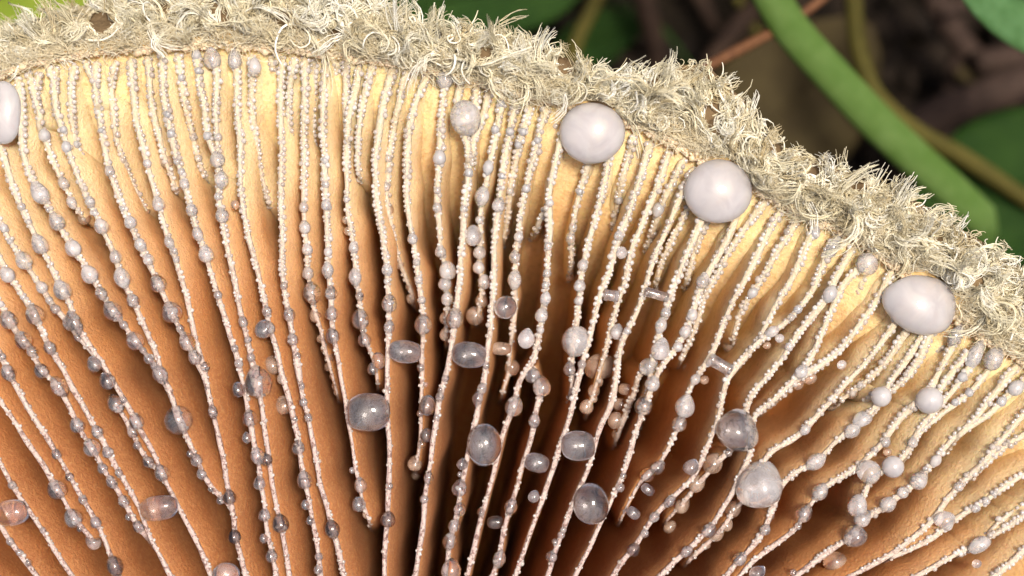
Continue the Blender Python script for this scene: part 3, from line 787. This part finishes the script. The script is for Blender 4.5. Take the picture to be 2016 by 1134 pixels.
def drop_mesh(name, kind, seed, nu=28, nv=20):
    r = np.random.default_rng(seed)
    ph = np.linspace(0, math.pi, nv)                       # 0 = towards the margin (+Y)
    a = np.linspace(0, 2 * math.pi, nu, endpoint=False)
    y = np.cos(ph); w = np.sin(ph)
    if kind == 'tear':
        w = np.sin(ph) * (1 - 0.36 * np.clip(y, 0, 1) ** 2); y = np.where(y > 0, y * 1.32, y * 0.95)
    elif kind == 'spindle':
        w = np.sin(ph) * (1 - 0.34 * np.abs(y) ** 2); y = y * 1.32
    elif kind == 'egg':
        w = np.sin(ph) * (1 - 0.16 * y); y = y * 1.08
    elif kind == 'bridge':
        w = np.sign(np.sin(ph)) * np.abs(np.sin(ph)) ** 0.62; y = np.sign(y) * np.abs(y) ** 0.9
    elif kind == 'rod':
        tt = np.linspace(1, -1, nv); y = tt
        w = 0.82 + 0.18 * tt ** 2
        w[0] = w[-1] = 0.05; w[1] *= 0.8; w[-2] *= 0.8; y[1] = 0.995; y[-2] = -0.995
    X = w[:, None] * np.cos(a)[None]; Z = w[:, None] * np.sin(a)[None]; Y = np.repeat(y[:, None], nu, 1)
    V = np.stack([X, Y, Z], -1)
    if kind in ('blob', 'lean', 'bridge', 'egg', 'tear'):
        amp = {'blob': 0.015, 'lean': 0.07, 'bridge': 0.02, 'egg': 0.02, 'tear': 0.02}[kind]
        q = np.zeros(V.shape[:2])
        for _ in range(5):
            kx = r.normal(0, 1.6, 3); q += np.sin(V @ kx + r.uniform(0, 6.28))
        V = V * (1 + amp * q[..., None] * 0.6)
        if kind == 'lean':
            V[..., 0] += 0.12 * V[..., 1] ** 2
    V[0] = V[0].mean(0); V[-1] = V[-1].mean(0)
    me = mesh_np(name, V.reshape(-1, 3), grid_quads(nv, nu, close_m=True)[:, ::-1])
    return me
MESHES = {}
def drop_data(shape, mname, material, variant):
    key = (shape, mname, variant)
    if key not in MESHES:
        me = drop_mesh("droplet", shape, hash((len(shape), variant)) % 1000)
        me.materials.append(material)
        MESHES[key] = me
    return MESHES[key]
MATS = {'milk': M_milk, 'semi': M_semi, 'clear': M_clear, 'dark': M_dark, 'amber': M_amber}

def put_drop(u, v, rx, ry, ang, kind, shape, z, label, group=None, rz=None, variant=0, name="latex_droplet"):
    k = (D - z) / D / PX
    o = bpy.data.objects.new(name, drop_data(shape, kind, MATS[kind], variant))
    o.location = W(u, v, z)
    o.rotation_euler = (0, 0, ang)
    o.scale = (rx * k, ry * k, (rz if rz is not None else min(rx, ry) * 0.95) * k)
    o["label"] = label; o["category"] = "droplet"
    if group:
        o["group"] = group
    C.objects.link(o)
    return o

for bi, (u, v, rx, ry, tilt, kind, shape, label) in enumerate(BIG):
    i, dist = nearest(u, v, deep=(kind == 'amber'))
    deep = {'amber': -0.12, 'dark': -0.06}.get(kind, 0)
    z = (0.02 if dist > 15 else EDGE_Z[i] + 0.35 * min(rx, ry) / PX) + deep
    big_ = max(rx, ry) > 50
    if big_:
        z = 0.035
    if shape in ('bridge', 'rod'):            # long axis lies across the gap
        put_drop(u, v, ry, rx, math.radians(tilt - 90), kind, shape, z + (-0.01), label, rz=ry * 0.95, variant=bi % 3)
    else:
        t = -EDGE_T[i]
        ang = math.atan2(-t[1], t[0]) - math.pi / 2 if shape in ('tear', 'spindle', 'egg') else math.radians(tilt)
        if shape in ('tear', 'spindle', 'egg') and tilt and abs(tilt) > 15 and rx > ry:
            ang = math.radians(tilt)
        put_drop(u, v, rx, ry, ang, kind, shape, z, label, rz=min(rx, ry) * 0.55 if big_ else None, variant=bi % 5)

small = []
for src, kk in ((DROPS, None), (DROPS_AMBER, 'amber'), (DROPS_DARK, 'dark')):
    for u, v, r in parse(src):
        i, dist = nearest(u, v, deep=(kk == 'amber'))
        small.append((r, u, v, i, dist, kk))
small.sort(key=lambda s: -s[0])
LBL = {'milk': ("small milky white droplet beaded on a cream gill edge near the wool", "milky droplets near the margin"),
       'semi': ("small cloudy droplet strung like a pearl on a gill edge midway inwards", "cloudy droplets midway along the gills"),
       'clear': ("small clear grey droplet with a bright glint on a brown inner gill edge", "clear grey droplets on the inner gills"),
       'dark': ("small nearly black glassy droplet with one white glint on a gill edge", "dark glassy droplets on the gill edges"),
       'amber': ("small amber-tinted droplet on a short gill sunk between taller gills", "amber droplets on the sunken gills")}
rest = []
n_obj = 0
for si, (r, u, v, i, dist, kk) in enumerate(small):
    d = EDGE_D[i]
    kind = kk or ('milk' if d < 0.45 else 'semi' if d < 1.15 else 'clear')
    t = -EDGE_T[i]
    ang = math.atan2(-t[1], t[0]) - math.pi / 2
    z = EDGE_Z[i] + (0.45 * r / PX if kind != 'amber' else -0.02)
    shape = random.choice(['tear', 'tear', 'egg', 'spindle', 'egg']) if r > 8 else random.choice(['egg', 'sphere', 'spindle'])
    if kind == 'amber':
        shape = random.choice(['egg', 'sphere', 'tear'])
    if n_obj < 240:
        bd = [np.hypot(u - b_[0], v - b_[1]) - 0.5 * max(b_[2], b_[3]) for b_ in BIG]
        bi = int(np.argmin(bd)); b_ = BIG[bi]
        off = np.array([u - b_[0], v - b_[1]])
        al = off @ EDGE_T[i]; ac = off @ np.array([EDGE_T[i][1], -EDGE_T[i][0]])
        near_ = "close" if bd[bi] < 60 else "farther" if bd[bi] > 120 else ""
        rel = ("stemward of" if al > 0 else "woolward of") if abs(al) > 0.9 * abs(ac) else "one gill off" if bd[bi] < 60 else "some gills off"
        if near_ and "ward" in rel:
            rel = near_ + " " + rel
        size_ = "plump" if r >= 15 else "small" if r < 11 else "middling"
        lab = "%s %s %s %s the %s" % (size_, {'milk': 'milky', 'semi': 'cloudy', 'clear': 'clear grey', 'dark': 'dark glassy', 'amber': 'amber'}[kind],
                                     {'tear': 'teardrop', 'egg': 'oval bead', 'spindle': 'spindle bead', 'sphere': 'round bead'}[shape], rel, SHORT[bi])
        grp = LBL[kind][1]
        put_drop(u, v, r, r * random.uniform(1.0, 1.15), ang, kind, shape, z, lab, grp, variant=random.randrange(3))
        n_obj += 1
    else:
        rest.append((kind, u, v, r, r * random.uniform(1.0, 1.2), ang, z))

# ---- the many finer beads that line every edge: one mass
ico = bmesh.new()
bmesh.ops.create_icosphere(ico, subdivisions=1, radius=1)
ico.verts.ensure_lookup_table()
IV = np.array([v.co[:] for v in ico.verts]); IF = np.array([[v.index for v in f.verts] for f in ico.faces])
ico.free()
ico = bmesh.new()
bmesh.ops.create_icosphere(ico, subdivisions=2, radius=1)
IV2 = np.array([v.co[:] for v in ico.verts]); IF2 = np.array([[v.index for v in f.verts] for f in ico.faces])
ico.free()
def blob_mass(items, IV, IF):
    """items: (n, 8) x y z rx ry rz angle -> joined verts, tris"""
    A = np.asarray(items)
    ca, sa = np.cos(A[:, 6])[:, None], np.sin(A[:, 6])[:, None]
    lx = IV[None, :, 0] * A[:, 3:4]; ly = IV[None, :, 1] * A[:, 4:5]; lz = IV[None, :, 2] * A[:, 5:6]
    X = A[:, 0:1] + ca * lx - sa * ly; Y = A[:, 1:2] + sa * lx + ca * ly; Z = A[:, 2:3] + lz
    V = np.stack([X, Y, Z], -1).reshape(-1, 3)
    F = (IF[None] + (np.arange(len(A)) * len(IV))[:, None, None]).reshape(-1, 3)
    return V, F

beads = []
for S, z, Tp, r, d, deep in ALL:
    s = np.r_[0, np.cumsum(np.linalg.norm(np.diff(S, axis=0), axis=1))]
    for side in (-1, 1):
        pos = random.uniform(0, 8)
        run = 1.0                                  # rows thin out and thicken along an edge
        while pos < s[-1]:
            u = np.interp(pos, s, S[:, 0]); v = np.interp(pos, s, S[:, 1])
            dd = np.interp(pos, s, d)
            run = min(1.0, max(0.15, run + random.uniform(-0.3, 0.3)))
            size = 4.9 - 1.3 * min(max(dd - 0.5, 0), 1.2)
            size *= random.lognormvariate(0, 0.16) * (0.75 + 0.3 * run)
            dens = 0.95 if dd < 0.7 else max(0.25, 0.95 - 0.75 * (dd - 0.7))
            if -60 < u < 2080 and v < 1180 and random.random() < dens * (0.4 + 0.6 * run):
                zz = np.interp(pos, s, z); rr = np.interp(pos, s, r) * PX
                j = min(int(np.searchsorted(s, pos)), len(S) - 1)
                tx, ty = Tp[j]
                off = side * (rr * 0.72) + random.uniform(-1, 1)
                uu, vv = u - ty * off, v + tx * off
                zb = zz + rr * random.uniform(0.25, 0.6) / PX
                x, y, _ = W(uu, vv, zb)
                k = size / PX
                beads.append((x, y, zb, k, k * random.uniform(0.95, 1.15), k, random.uniform(0, 3.14)))
            pos += size * random.uniform(1.7, 2.5)
V, F = blob_mass(beads, IV2 if len(beads) < 7000 else IV, IF2 if len(beads) < 7000 else IF)
link("latex_beading", mesh_np("latex_beading", V, tris=F, mats=[M_bead]), None,
     label="countless tiny pale latex beads lining the edges of all gills", category="latex beads", kind="stuff")

for kind, words_ in (('milk', "milky"), ('semi', "cloudy"), ('clear', "clear"), ('amber', "amber")):
    items = []
    for kk, u, v, rx, ry, ang, z in rest:
        if kk == kind or (kind == 'clear' and kk == 'dark'):
            x, y, _ = W(u, v, z)
            items.append((x, y, z, rx / PX, ry / PX, rx / PX, ang))
    if items:
        V, F = blob_mass(items, IV2, IF2)
        link("fine_droplets", mesh_np("fine_droplets", V, tris=F, mats=[MATS[kind]]), None,
             label="scattered very small %s droplets between the larger ones on the gill edges" % words_, category="latex beads", kind="stuff")

# ---- peach crumbs where the gills meet the wool
crumbs = []
for _ in range(2600):
    th = random.uniform(-0.62, 1.05)
    s = random.gauss(0.03, 0.045)
    p = rim_point(np.array([th]), np.array([max(s, -0.02)]))[0]
    size = random.lognormvariate(math.log(3.0), 0.35) / PX
    crumbs.append((p[0], p[1], p[2] + random.uniform(-0.01, 0.012), size, size * random.uniform(0.8, 1.8), size, random.uniform(0, 3.14)))
V, F = blob_mass(crumbs, IV, IF)
M_crumb = make_simple("margin_crumb", (0.90, 0.70, 0.46), (0.82, 0.56, 0.34), 20, 0.45, 0.5, 0, sss=0.3)
link("margin_crumbs", mesh_np("margin_crumbs", V, tris=F, mats=[M_crumb]), mushroom, kind="stuff")
# ---------------------------------------------------------------- wool on the margin
def make_hair_material(name, c1, c2, c3, rough):
    m, nt, N, L, b = mat(name)
    tone = attrnode(nt, "tone")
    col = ramp(nt, tone, [(0.0, c1), (0.5, c2), (1.0, c3)], 'LINEAR')
    L.new(col.outputs[0], b.inputs["Base Color"])
    b.inputs["Roughness"].default_value = rough
    b.inputs["Specular IOR Level"].default_value = 0.5
    b.inputs["Subsurface Weight"].default_value = 0.0
    return m
M_wool = make_hair_material("wool", (0.50, 0.40, 0.22), (0.82, 0.75, 0.53), (0.96, 0.94, 0.84), 0.3)
M_felt = make_hair_material("felt", (0.62, 0.50, 0.29), (0.78, 0.68, 0.46), (0.90, 0.83, 0.65), 0.6)

TH0, TH1 = -0.66, 1.06
def rim_frame(th, s):
    e = 1e-3
    p = rim_point(th, s)
    o = rim_point(th, s + 0.02) - rim_point(th, s - 0.02)
    o /= np.linalg.norm(o, axis=1)[:, None] + 1e-9
    t = rim_point(th + e, s) - rim_point(th - e, s)
    t /= np.linalg.norm(t, axis=1)[:, None] + 1e-9
    nrm = np.cross(t, o)
    nrm *= np.sign(nrm[:, 2:3]); nrm /= np.linalg.norm(nrm, axis=1)[:, None] + 1e-9
    return p, o, t, nrm

def grow(n, seg, s_rng, length, lift, turn, curl, seed, s_pow=1.0, drift=0.0):
    """n strands as (n, seg+1, 3); they start on the margin and wander close to it"""
    r = np.random.default_rng(seed)
    th = r.uniform(TH0, TH1, n)
    s = s_rng[0] + (s_rng[1] - s_rng[0]) * r.random(n) ** s_pow
    p, o, t, nr = rim_frame(th, s)
    ang = r.normal(0, turn, n) + drift
    flip = (s > 0.62) & (r.random(n) < 0.8)
    ang = np.where(flip, np.sign(r.normal(0, 1, n)) * (1.45 + r.normal(0, 0.45, n)), ang)
    ln = length * r.lognormal(0, 0.3, n) * np.clip(1.35 - 0.9 * s, 0.42, 1.2)
    rate = r.normal(0, curl, n) / seg
    rate2 = r.normal(0, curl * 0.8, n) / seg
    el = r.uniform(lift[0], lift[1], n)
    pts = [p]
    for i in range(seg):
        d = (np.cos(ang)[:, None] * o + np.sin(ang)[:, None] * t) * np.cos(el)[:, None] + nr * np.sin(el)[:, None]
        p = p + d * (ln / seg)[:, None]
        pts.append(p)
        ang = ang + rate + r.normal(0, 0.12, n)
        el = el - (el + 0.05) * 0.35 + rate2 * 0.5
    return np.stack(pts, 1), th, s

# openings in the mat where the darker skin shows
PITS = parse("1400,222,22 1408,252,16 1460,280,12 1530,290,12 1925,548,16 1992,617,14 1745,455,13 960,106,20 1112,128,22 1145,160,14 558,36,18 430,26,24 200,44,24 662,62,15 860,70,14 1290,165,12 1345,200,10 1600,335,16 1690,370,14 1850,470,14 320,20,16 1480,230,10 1060,100,14")
def clear_pits(P):
    k = D / (D - P[..., 2]) * PX
    u = 1008 + P[..., 0] * k; v = 567 - P[..., 1] * k
    bad = np.zeros(len(P), bool)
    for pu, pv, pr in PITS:
        hit = np.hypot((u - pu) * 1.0, v - pv) < pr
        bad |= hit.mean(1) > 0.30
    for pu, pv, pr in ((1166, 262, 64), (1413, 376, 64), (1812, 600, 64), (6, 222, 50)):
        bad |= (np.hypot(u - pu, v - pv) < pr).any(1)
    return ~bad

def strands_mesh(name, P, rad, tone, material, sides=3):
    keep = clear_pits(P)
    P, rad, tone = P[keep], rad[keep], np.asarray(tone)[keep]
    n, k, _ = P.shape
    T = np.gradient(P, axis=1); T /= np.linalg.norm(T, axis=2)[..., None] + 1e-9
    up = np.array([0.31, 0.17, 0.93])
    Nn = np.cross(T, up); Nn /= np.linalg.norm(Nn, axis=2)[..., None] + 1e-9
    B = np.cross(T, Nn)
    taper = np.linspace(1, 0.25, k) ** 0.6
    a = np.arange(sides) * 2 * math.pi / sides
    R = (rad[:, None] * taper[None])[..., None, None]
    V = P[:, :, None] + R * (np.cos(a)[None, None, :, None] * Nn[:, :, None] + np.sin(a)[None, None, :, None] * B[:, :, None])
    V = V.reshape(-1, 3)
    q = grid_quads(k, sides, close_m=True)
    Q = (q[None] + (np.arange(n) * k * sides)[:, None, None]).reshape(-1, 4)
    me = mesh_np(name, V, Q, mats=[material])
    attr(me, "tone", np.repeat(np.clip(tone, 0, 1), k * sides))
    return me

# thick matted ropes: clumps of strands sharing one wandering path
guide, th_g, s_g = grow(2500, 8, (0.26, 0.97), 0.20, (0.05, 0.7), 1.2, 5.0, 5)
per = 8
r = np.random.default_rng(6)
n = len(guide)
off = r.normal(0, 1, (n, per, 1, 3)) * np.array([0.007, 0.007, 0.006])
spread = np.linspace(0.6, 1.25, guide.shape[1])[None, None, :, None]
wob = r.normal(0, 0.004, (n, per, guide.shape[1], 3)).cumsum(2)
P = (guide[:, None] + off * spread + wob).reshape(n * per, guide.shape[1], 3)
rad = r.lognormal(math.log(0.0033), 0.3, n * per)
patch = 0.22 * np.sin(th_g * 71 + 3 * s_g) * np.sin(s_g * 7 + th_g * 19) + 0.12 * np.sin(th_g * 160)  # patchy tone puts bright lumps and brown shade into the wool colour
tone = np.repeat(r.normal(0.52, 0.2, n) + patch, per) + r.normal(0, 0.1, n * per)
wool = link("wool", strands_mesh("wool", P, rad, tone, M_wool), mushroom, kind="stuff",
            label="matted cream woolly hair round the margin")

# heavier wet cords that catch the light
P, th_c, s_c = grow(800, 9, (0.34, 0.97), 0.17, (0.2, 0.9), 1.2, 5.5, 9)
rad = r.lognormal(math.log(0.0062), 0.25, len(P))
wet = link("wet_cords", strands_mesh("wet_cords", P, rad, r.normal(0.72, 0.2, len(P)), M_wool, 5), mushroom, kind="stuff",
           label="thicker pale wet strands twisted through the wool")

# soft felt next to the gills
P, th_f, s_f = grow(22000, 4, (0.01, 0.9), 0.085, (0.1, 1.0), 1.0, 1.6, 12, 1.2)
rad = r.lognormal(math.log(0.0022), 0.25, len(P))
felt = link("felt", strands_mesh("felt", P, rad, r.normal(0.5, 0.25, len(P)), M_felt), mushroom, kind="stuff",
            label="fine buff felt between wool and gills")

# loose curls sticking out beyond the outline
P, th_l, s_l = grow(90, 12, (0.7, 0.97), 0.30, (0.0, 0.9), 0.9, 5.5, 21)
rad = r.lognormal(math.log(0.0045), 0.35, len(P))
link("loose_hair", strands_mesh("loose_hair", P, rad, r.normal(0.6, 0.2, len(P)), M_wool, 4), mushroom, kind="stuff",
     label="stray curled hairs standing off the wool")
# ---------------------------------------------------------------- forest floor behind
M_soil = make_simple("soil", (0.014, 0.010, 0.006), (0.006, 0.0045, 0.003), 1.6, 0.95, 0.1, 0.8, 0.3, 6)
S = 2500.0
g = np.concatenate([np.linspace(-S, -14, 6), np.linspace(-10, 10, 90), np.linspace(14, S, 6)])
GX, GY = np.meshgrid(g, g, indexing='ij')
GZ = ground_z + 0.10 * np.sin(GX * 1.7 + 1) * np.sin(GY * 2.1) + 0.06 * np.sin(GX * 4.3) * np.cos(GY * 3.9) + 0.0 * GX
GZ = np.where((np.abs(GX) > 12) | (np.abs(GY) > 12), ground_z, GZ)
link("ground", mesh_np("ground", np.stack([GX, GY, GZ], -1).reshape(-1, 3), grid_quads(len(g), len(g)), mats=[M_soil]), None, kind="structure")

DEEPER = 1.6
def lifted(line, z):
    P = parse(line)
    z = (z[0] * DEEPER, z[1] * DEEPER)
    zz = np.linspace(z[0], z[1], len(P))
    Q = np.array([W(u, v, q) for (u, v), q in zip(P, zz)])
    return catmull(Q, 0.05)

def tube_object(name, P, rad, material, sides=12, flat_=1.0, taper=(1, 1), rough=0.04, parent=None, **props):
    n = len(P)
    rad = rad * 1.14
    r = np.linspace(taper[0], taper[1], n) * rad * (1 + smooth_noise(n, 7, rough, len(P) + int(abs(P[0, 0]) * 100)))
    V, Q = tube_arrays(P, r, sides, flat_)
    # close both ends
    V = np.vstack([V, P[:1], P[-1:]])
    base = n * sides
    t = [[(j + 1) % sides, j, base] for j in range(sides)] + [[(n - 1) * sides + j, (n - 1) * sides + (j + 1) % sides, base + 1] for j in range(sides)]
    return link(name, mesh_np(name, V, Q, t, mats=[material]), parent, **props)

def leaf_object(name, line, z, width, material, curl=0.2, fold=0.15, thick=0.02, parent=None, **props):
    P = lifted(line, z)
    n, m_ = len(P), 13
    T, Nn, B = frames(P)
    t = np.linspace(0, 1, n)
    w = 1.14 * width * np.sin(np.pi * np.clip(t * 0.94 + 0.04, 0, 1)) ** 0.75
    a = np.linspace(-1, 1, m_)
    top = P[:, None] + Nn[:, None] * (a[None, :, None] * w[:, None, None]) + B[:, None] * ((fold * np.abs(a) - curl * a ** 2 * 0.5 + 0.03 * np.sin(a * 9))[None, :, None] * w[:, None, None])
    bot = top - B[:, None] * thick
    V = np.concatenate([top.reshape(-1, 3), bot.reshape(-1, 3)])
    q = grid_quads(n, m_)
    k = n * m_
    rim = []
    for i in range(n - 1):
        for j in (0, m_ - 1):
            e = [i * m_ + j, (i + 1) * m_ + j, k + (i + 1) * m_ + j, k + i * m_ + j]
            rim.append(e if j else e[::-1])
    me = mesh_np(name, V, np.vstack([q, q[:, ::-1] + k, np.array(rim)]), mats=[material])
    return link(name, me, parent, **props)

def plant_material(name, c1, c2, scale=6, rough=0.75, sss=0.25):
    return make_simple(name, c1, c2, scale, rough, 0.15, 0.25, 0.02, 3, sss)
M_green = plant_material("grass_green", (0.065, 0.125, 0.022), (0.095, 0.16, 0.040))
M_leaf = plant_material("leaf_green", (0.05, 0.12, 0.036), (0.075, 0.16, 0.06), 14)
M_dkleaf = plant_material("leaf_dark_green", (0.010, 0.034, 0.003), (0.018, 0.050, 0.005), 3)
M_moss = plant_material("leaf_yellow_green", (0.14, 0.20, 0.015), (0.20, 0.25, 0.03), 5)
M_olive = plant_material("stem_olive", (0.085, 0.072, 0.014), (0.06, 0.052, 0.010), 5)
M_twig = make_simple("twig_bark", (0.045, 0.026, 0.016), (0.022, 0.012, 0.008), 9, 0.8, 0.2, 0.6, 0.03)
M_root = make_simple("grey_root_bark", (0.058, 0.036, 0.026), (0.030, 0.018, 0.013), 9, 0.8, 0.2, 0.6, 0.03)
M_orange = make_simple("orange_stalk", (0.17, 0.075, 0.032), (0.12, 0.05, 0.022), 14, 0.5, 0.4, 0.5, 0.02)
M_dead = make_simple("dead_leaf", (0.060, 0.044, 0.016), (0.040, 0.028, 0.010), 4, 0.8, 0.2, 0.4, 0.03)

# bright grass stem, arching from the soil behind the wool
P = lifted("1290,-420 1390,-230 1470,-90 1510,-20 1560,60 1640,150 1720,235 1800,310 1870,372 1930,430", (-0.75, -1.25))
P = np.vstack([P, catmull(np.array([P[-1] + np.array([0.1, -0.1, -0.25]), P[-1] + np.array([0.3, -0.35, -1.2]), P[-1] + np.array([0.4, -0.5, -2.5])]), 0.05)])
grass = empty("grass_stem", tuple(P[-1]), label="bright green grass stem slanting down behind the woolly margin", category="grass stem")
tube_object("stalk", P, 0.098, M_green, 16, 0.62, (1.0, 1.05), 0.02, grass)
R_ = lifted("1305,-420 1405,-230 1485,-90 1525,-20 1580,62 1660,150 1738,230 1812,300 1876,358", (-0.74, -1.22)) + np.array([0, 0, 0.02])
M_rib = plant_material("grass_rib", (0.045, 0.19, 0.012), (0.07, 0.22, 0.02))
tube_object("rib", R_, 0.024, M_rib, 10, 0.8, (1, 1), 0.03, grass)

P = lifted("1630,-420 1650,-230 1668,-90 1680,0 1690,95 1725,185 1800,255 1880,300 1960,352 2060,420 2140,470", (-1.35, -1.6))
P = np.vstack([P, P[-1] + np.array([0.5, -0.4, -1.9])])
tube_object("thin_olive_stem", P, 0.052, M_olive, 10, 1, (1.1, 1.0), 0.05, None, label="thin olive plant stem bending behind the bright grass stem", category="plant stem")

lf = empty("green_leaf", W(2060, -60, -0.8), label="pale green matt leaf overhanging the corner of the scene", category="leaf")
leaf_object("blade", "1865,-112 1955,-45 2040,5 2140,50 2260,75", (-0.75, -0.95), 0.26, M_leaf, 0.1, 0.1, 0.02, lf)
tube_object("midrib", lifted("1865,-114 1955,-47 2040,3 2140,48 2260,73", (-0.73, -0.93)), 0.012, M_green, 8, 1, (1, 0.6), 0.02, lf)

def bg_leaf(name, line, z, width, material, label, curl=0.25):
    e = empty(name, W(*parse(line)[0], z[0]), label=label, category="leaf")
    leaf_object("blade", line, z, width, material, curl, 0.12, 0.02, e)
    P = lifted(line, z)
    tube_object("midrib", P + np.array([0, 0, 0.015]), 0.02, material, 8, 0.7, (1.2, 0.3), 0.02, e)
bg_leaf("broad_leaf", "1780,470 1900,420 2010,360 2120,290 2200,240", (-1.7, -1.5), 0.46, M_dkleaf, "broad dark green leaf low behind the wool beside the thin olive stem")
bg_leaf("dead_leaf", "1380,400 1470,300 1560,200 1650,110 1700,40", (-2.2, -2.0), 0.50, M_dead, "dull brown dead leaf behind the grass stem")
bg_leaf("low_green_leaf", "760,40 860,0 980,-20 1080,-30 1160,-60", (-2.1, -2.0), 0.30, M_dkleaf, "dark green leaf just showing over the wool crest")
bg_leaf("small_green_leaf", "1090,130 1150,90 1210,60 1270,50", (-2.3, -2.2), 0.18, M_dkleaf, "small dark green leaf under the crossing twigs")
bg_leaf("yellow_green_leaf", "-220,60 -60,10 100,-40 260,-90 400,-130", (-1.1, -1.2), 0.42, M_moss, "yellow-green leaf behind the blurred wool")

TW = [("1200,-60 1170,10 1140,70 1120,130", (-1.9, -2.0), 0.055, M_olive, "plant_stem", "thin brown-olive stalk rising behind the wool crest"),
      ("1250,-60 1272,20 1290,90 1300,160", (-1.9, -2.1), 0.075, M_twig, "twig", "purplish brown twig standing above the woolly notch"),
      ("1540,-60 1480,20 1430,80 1380,150", (-1.9, -2.1), 0.070, M_twig, "twig", "brown twig leaning towards the orange stalk"),
      ("1820,-60 1850,20 1890,80 1925,130 1950,210", (-2.2, -2.4), 0.090, M_root, "twig", "forked grey-brown twig beside the pale leaf"),
      ("1895,90 1880,150 1868,220 1850,300", (-2.35, -2.5), 0.070, M_root, "twig", "short grey-brown side twig below the fork"),
      ("1920,125 1970,118 2030,112 2120,105", (-2.2, -2.3), 0.075, M_root, "twig", "grey-brown twig running level from the fork"),
      ("1790,262 1860,222 1940,190 2020,160 2120,120", (-2.0, -2.1), 0.105, M_root, "root", "thick pale grey-brown root crossing behind the olive stem"),
      ("1330,-80 1380,0 1410,60", (-2.5, -2.6), 0.05, M_twig, "twig", "dim thin twig deep between the brown twigs"),
      ("1700,420 1760,360 1800,300 1830,250", (-2.4, -2.5), 0.06, M_twig, "twig", "dim brown twig under the grass stem")]
for line, z, rad, m_, nm, lab in TW:
    p_ = parse(line)
    if p_[0, 1] < 0:                      # grows on out of the picture
        q_ = p_[0] + (p_[0] - p_[1]) * 4
        line = '%f,%f ' % tuple(q_) + line
    elif p_[-1, 0] > 2016:
        q_ = p_[-1] + (p_[-1] - p_[-2]) * 4
        line = line + ' %f,%f' % tuple(q_)
    tube_object(nm, lifted(line, z), rad, m_, 10, 1, (1.1, 0.85), 0.08, None, label=lab, category="twig" if nm != "root" else "root")
tube_object("orange_stalk", lifted("1350,155 1400,127 1440,106 1480,85 1530,58 1590,20 1640,-20", (-0.7, -1.15)), 0.036, M_orange, 10, 1, (1.0, 0.65), 0.08, None,
            label="rusty orange stalk touching the grass stem", category="stalk")

# dry grass stalks lying about behind
for k in range(16):
    u0, v0 = random.uniform(1050, 2050), random.uniform(-60, 320)
    a_ = random.uniform(0, math.pi); L_ = random.uniform(120, 320)
    bend = random.uniform(-40, 40)
    line = "%f,%f %f,%f %f,%f" % (u0, v0, u0 + math.cos(a_) * L_ / 2 - math.sin(a_) * bend, v0 + math.sin(a_) * L_ / 2 + math.cos(a_) * bend, u0 + math.cos(a_) * L_, v0 + math.sin(a_) * L_)
    if v0 + math.sin(a_) * L_ > 150 + (u0 + math.cos(a_) * L_ - 1200) * 0.35 or v0 > 150 + (u0 - 1200) * 0.35:
        continue
    tube_object("dry_stalk", lifted(line, (random.uniform(-2.65, -1.9), random.uniform(-2.65, -2.2))), random.uniform(0.018, 0.045), random.choice([M_olive, M_dead, M_twig, M_root, M_dkleaf]), 8, 0.7, (1, 0.5), 0.05, None,
                label="dim thin stalk among the litter on the dark forest floor", category="stalk", group="thin stalks on the forest floor")

# leaf litter and crumbs of soil: one mass
items = []
for _ in range(2600):
    x, y = random.uniform(-5, 7), random.uniform(-3, 5)
    k = random.lognormvariate(math.log(0.07), 0.6)
    items.append((x, y, ground_z + random.uniform(-0.02, 0.16), k, k * random.uniform(1, 3), k * 0.5, random.uniform(0, 3.14)))
V, F = blob_mass(items, IV, IF)
M_litter = make_simple("litter", (0.022, 0.014, 0.008), (0.009, 0.006, 0.004), 3, 0.9, 0.2, 0.5, 0.05)
link("leaf_litter", mesh_np("leaf_litter", V, tris=F, mats=[M_litter]), None,
     label="dark crumbled leaf litter covering the soil", category="leaf litter", kind="stuff")
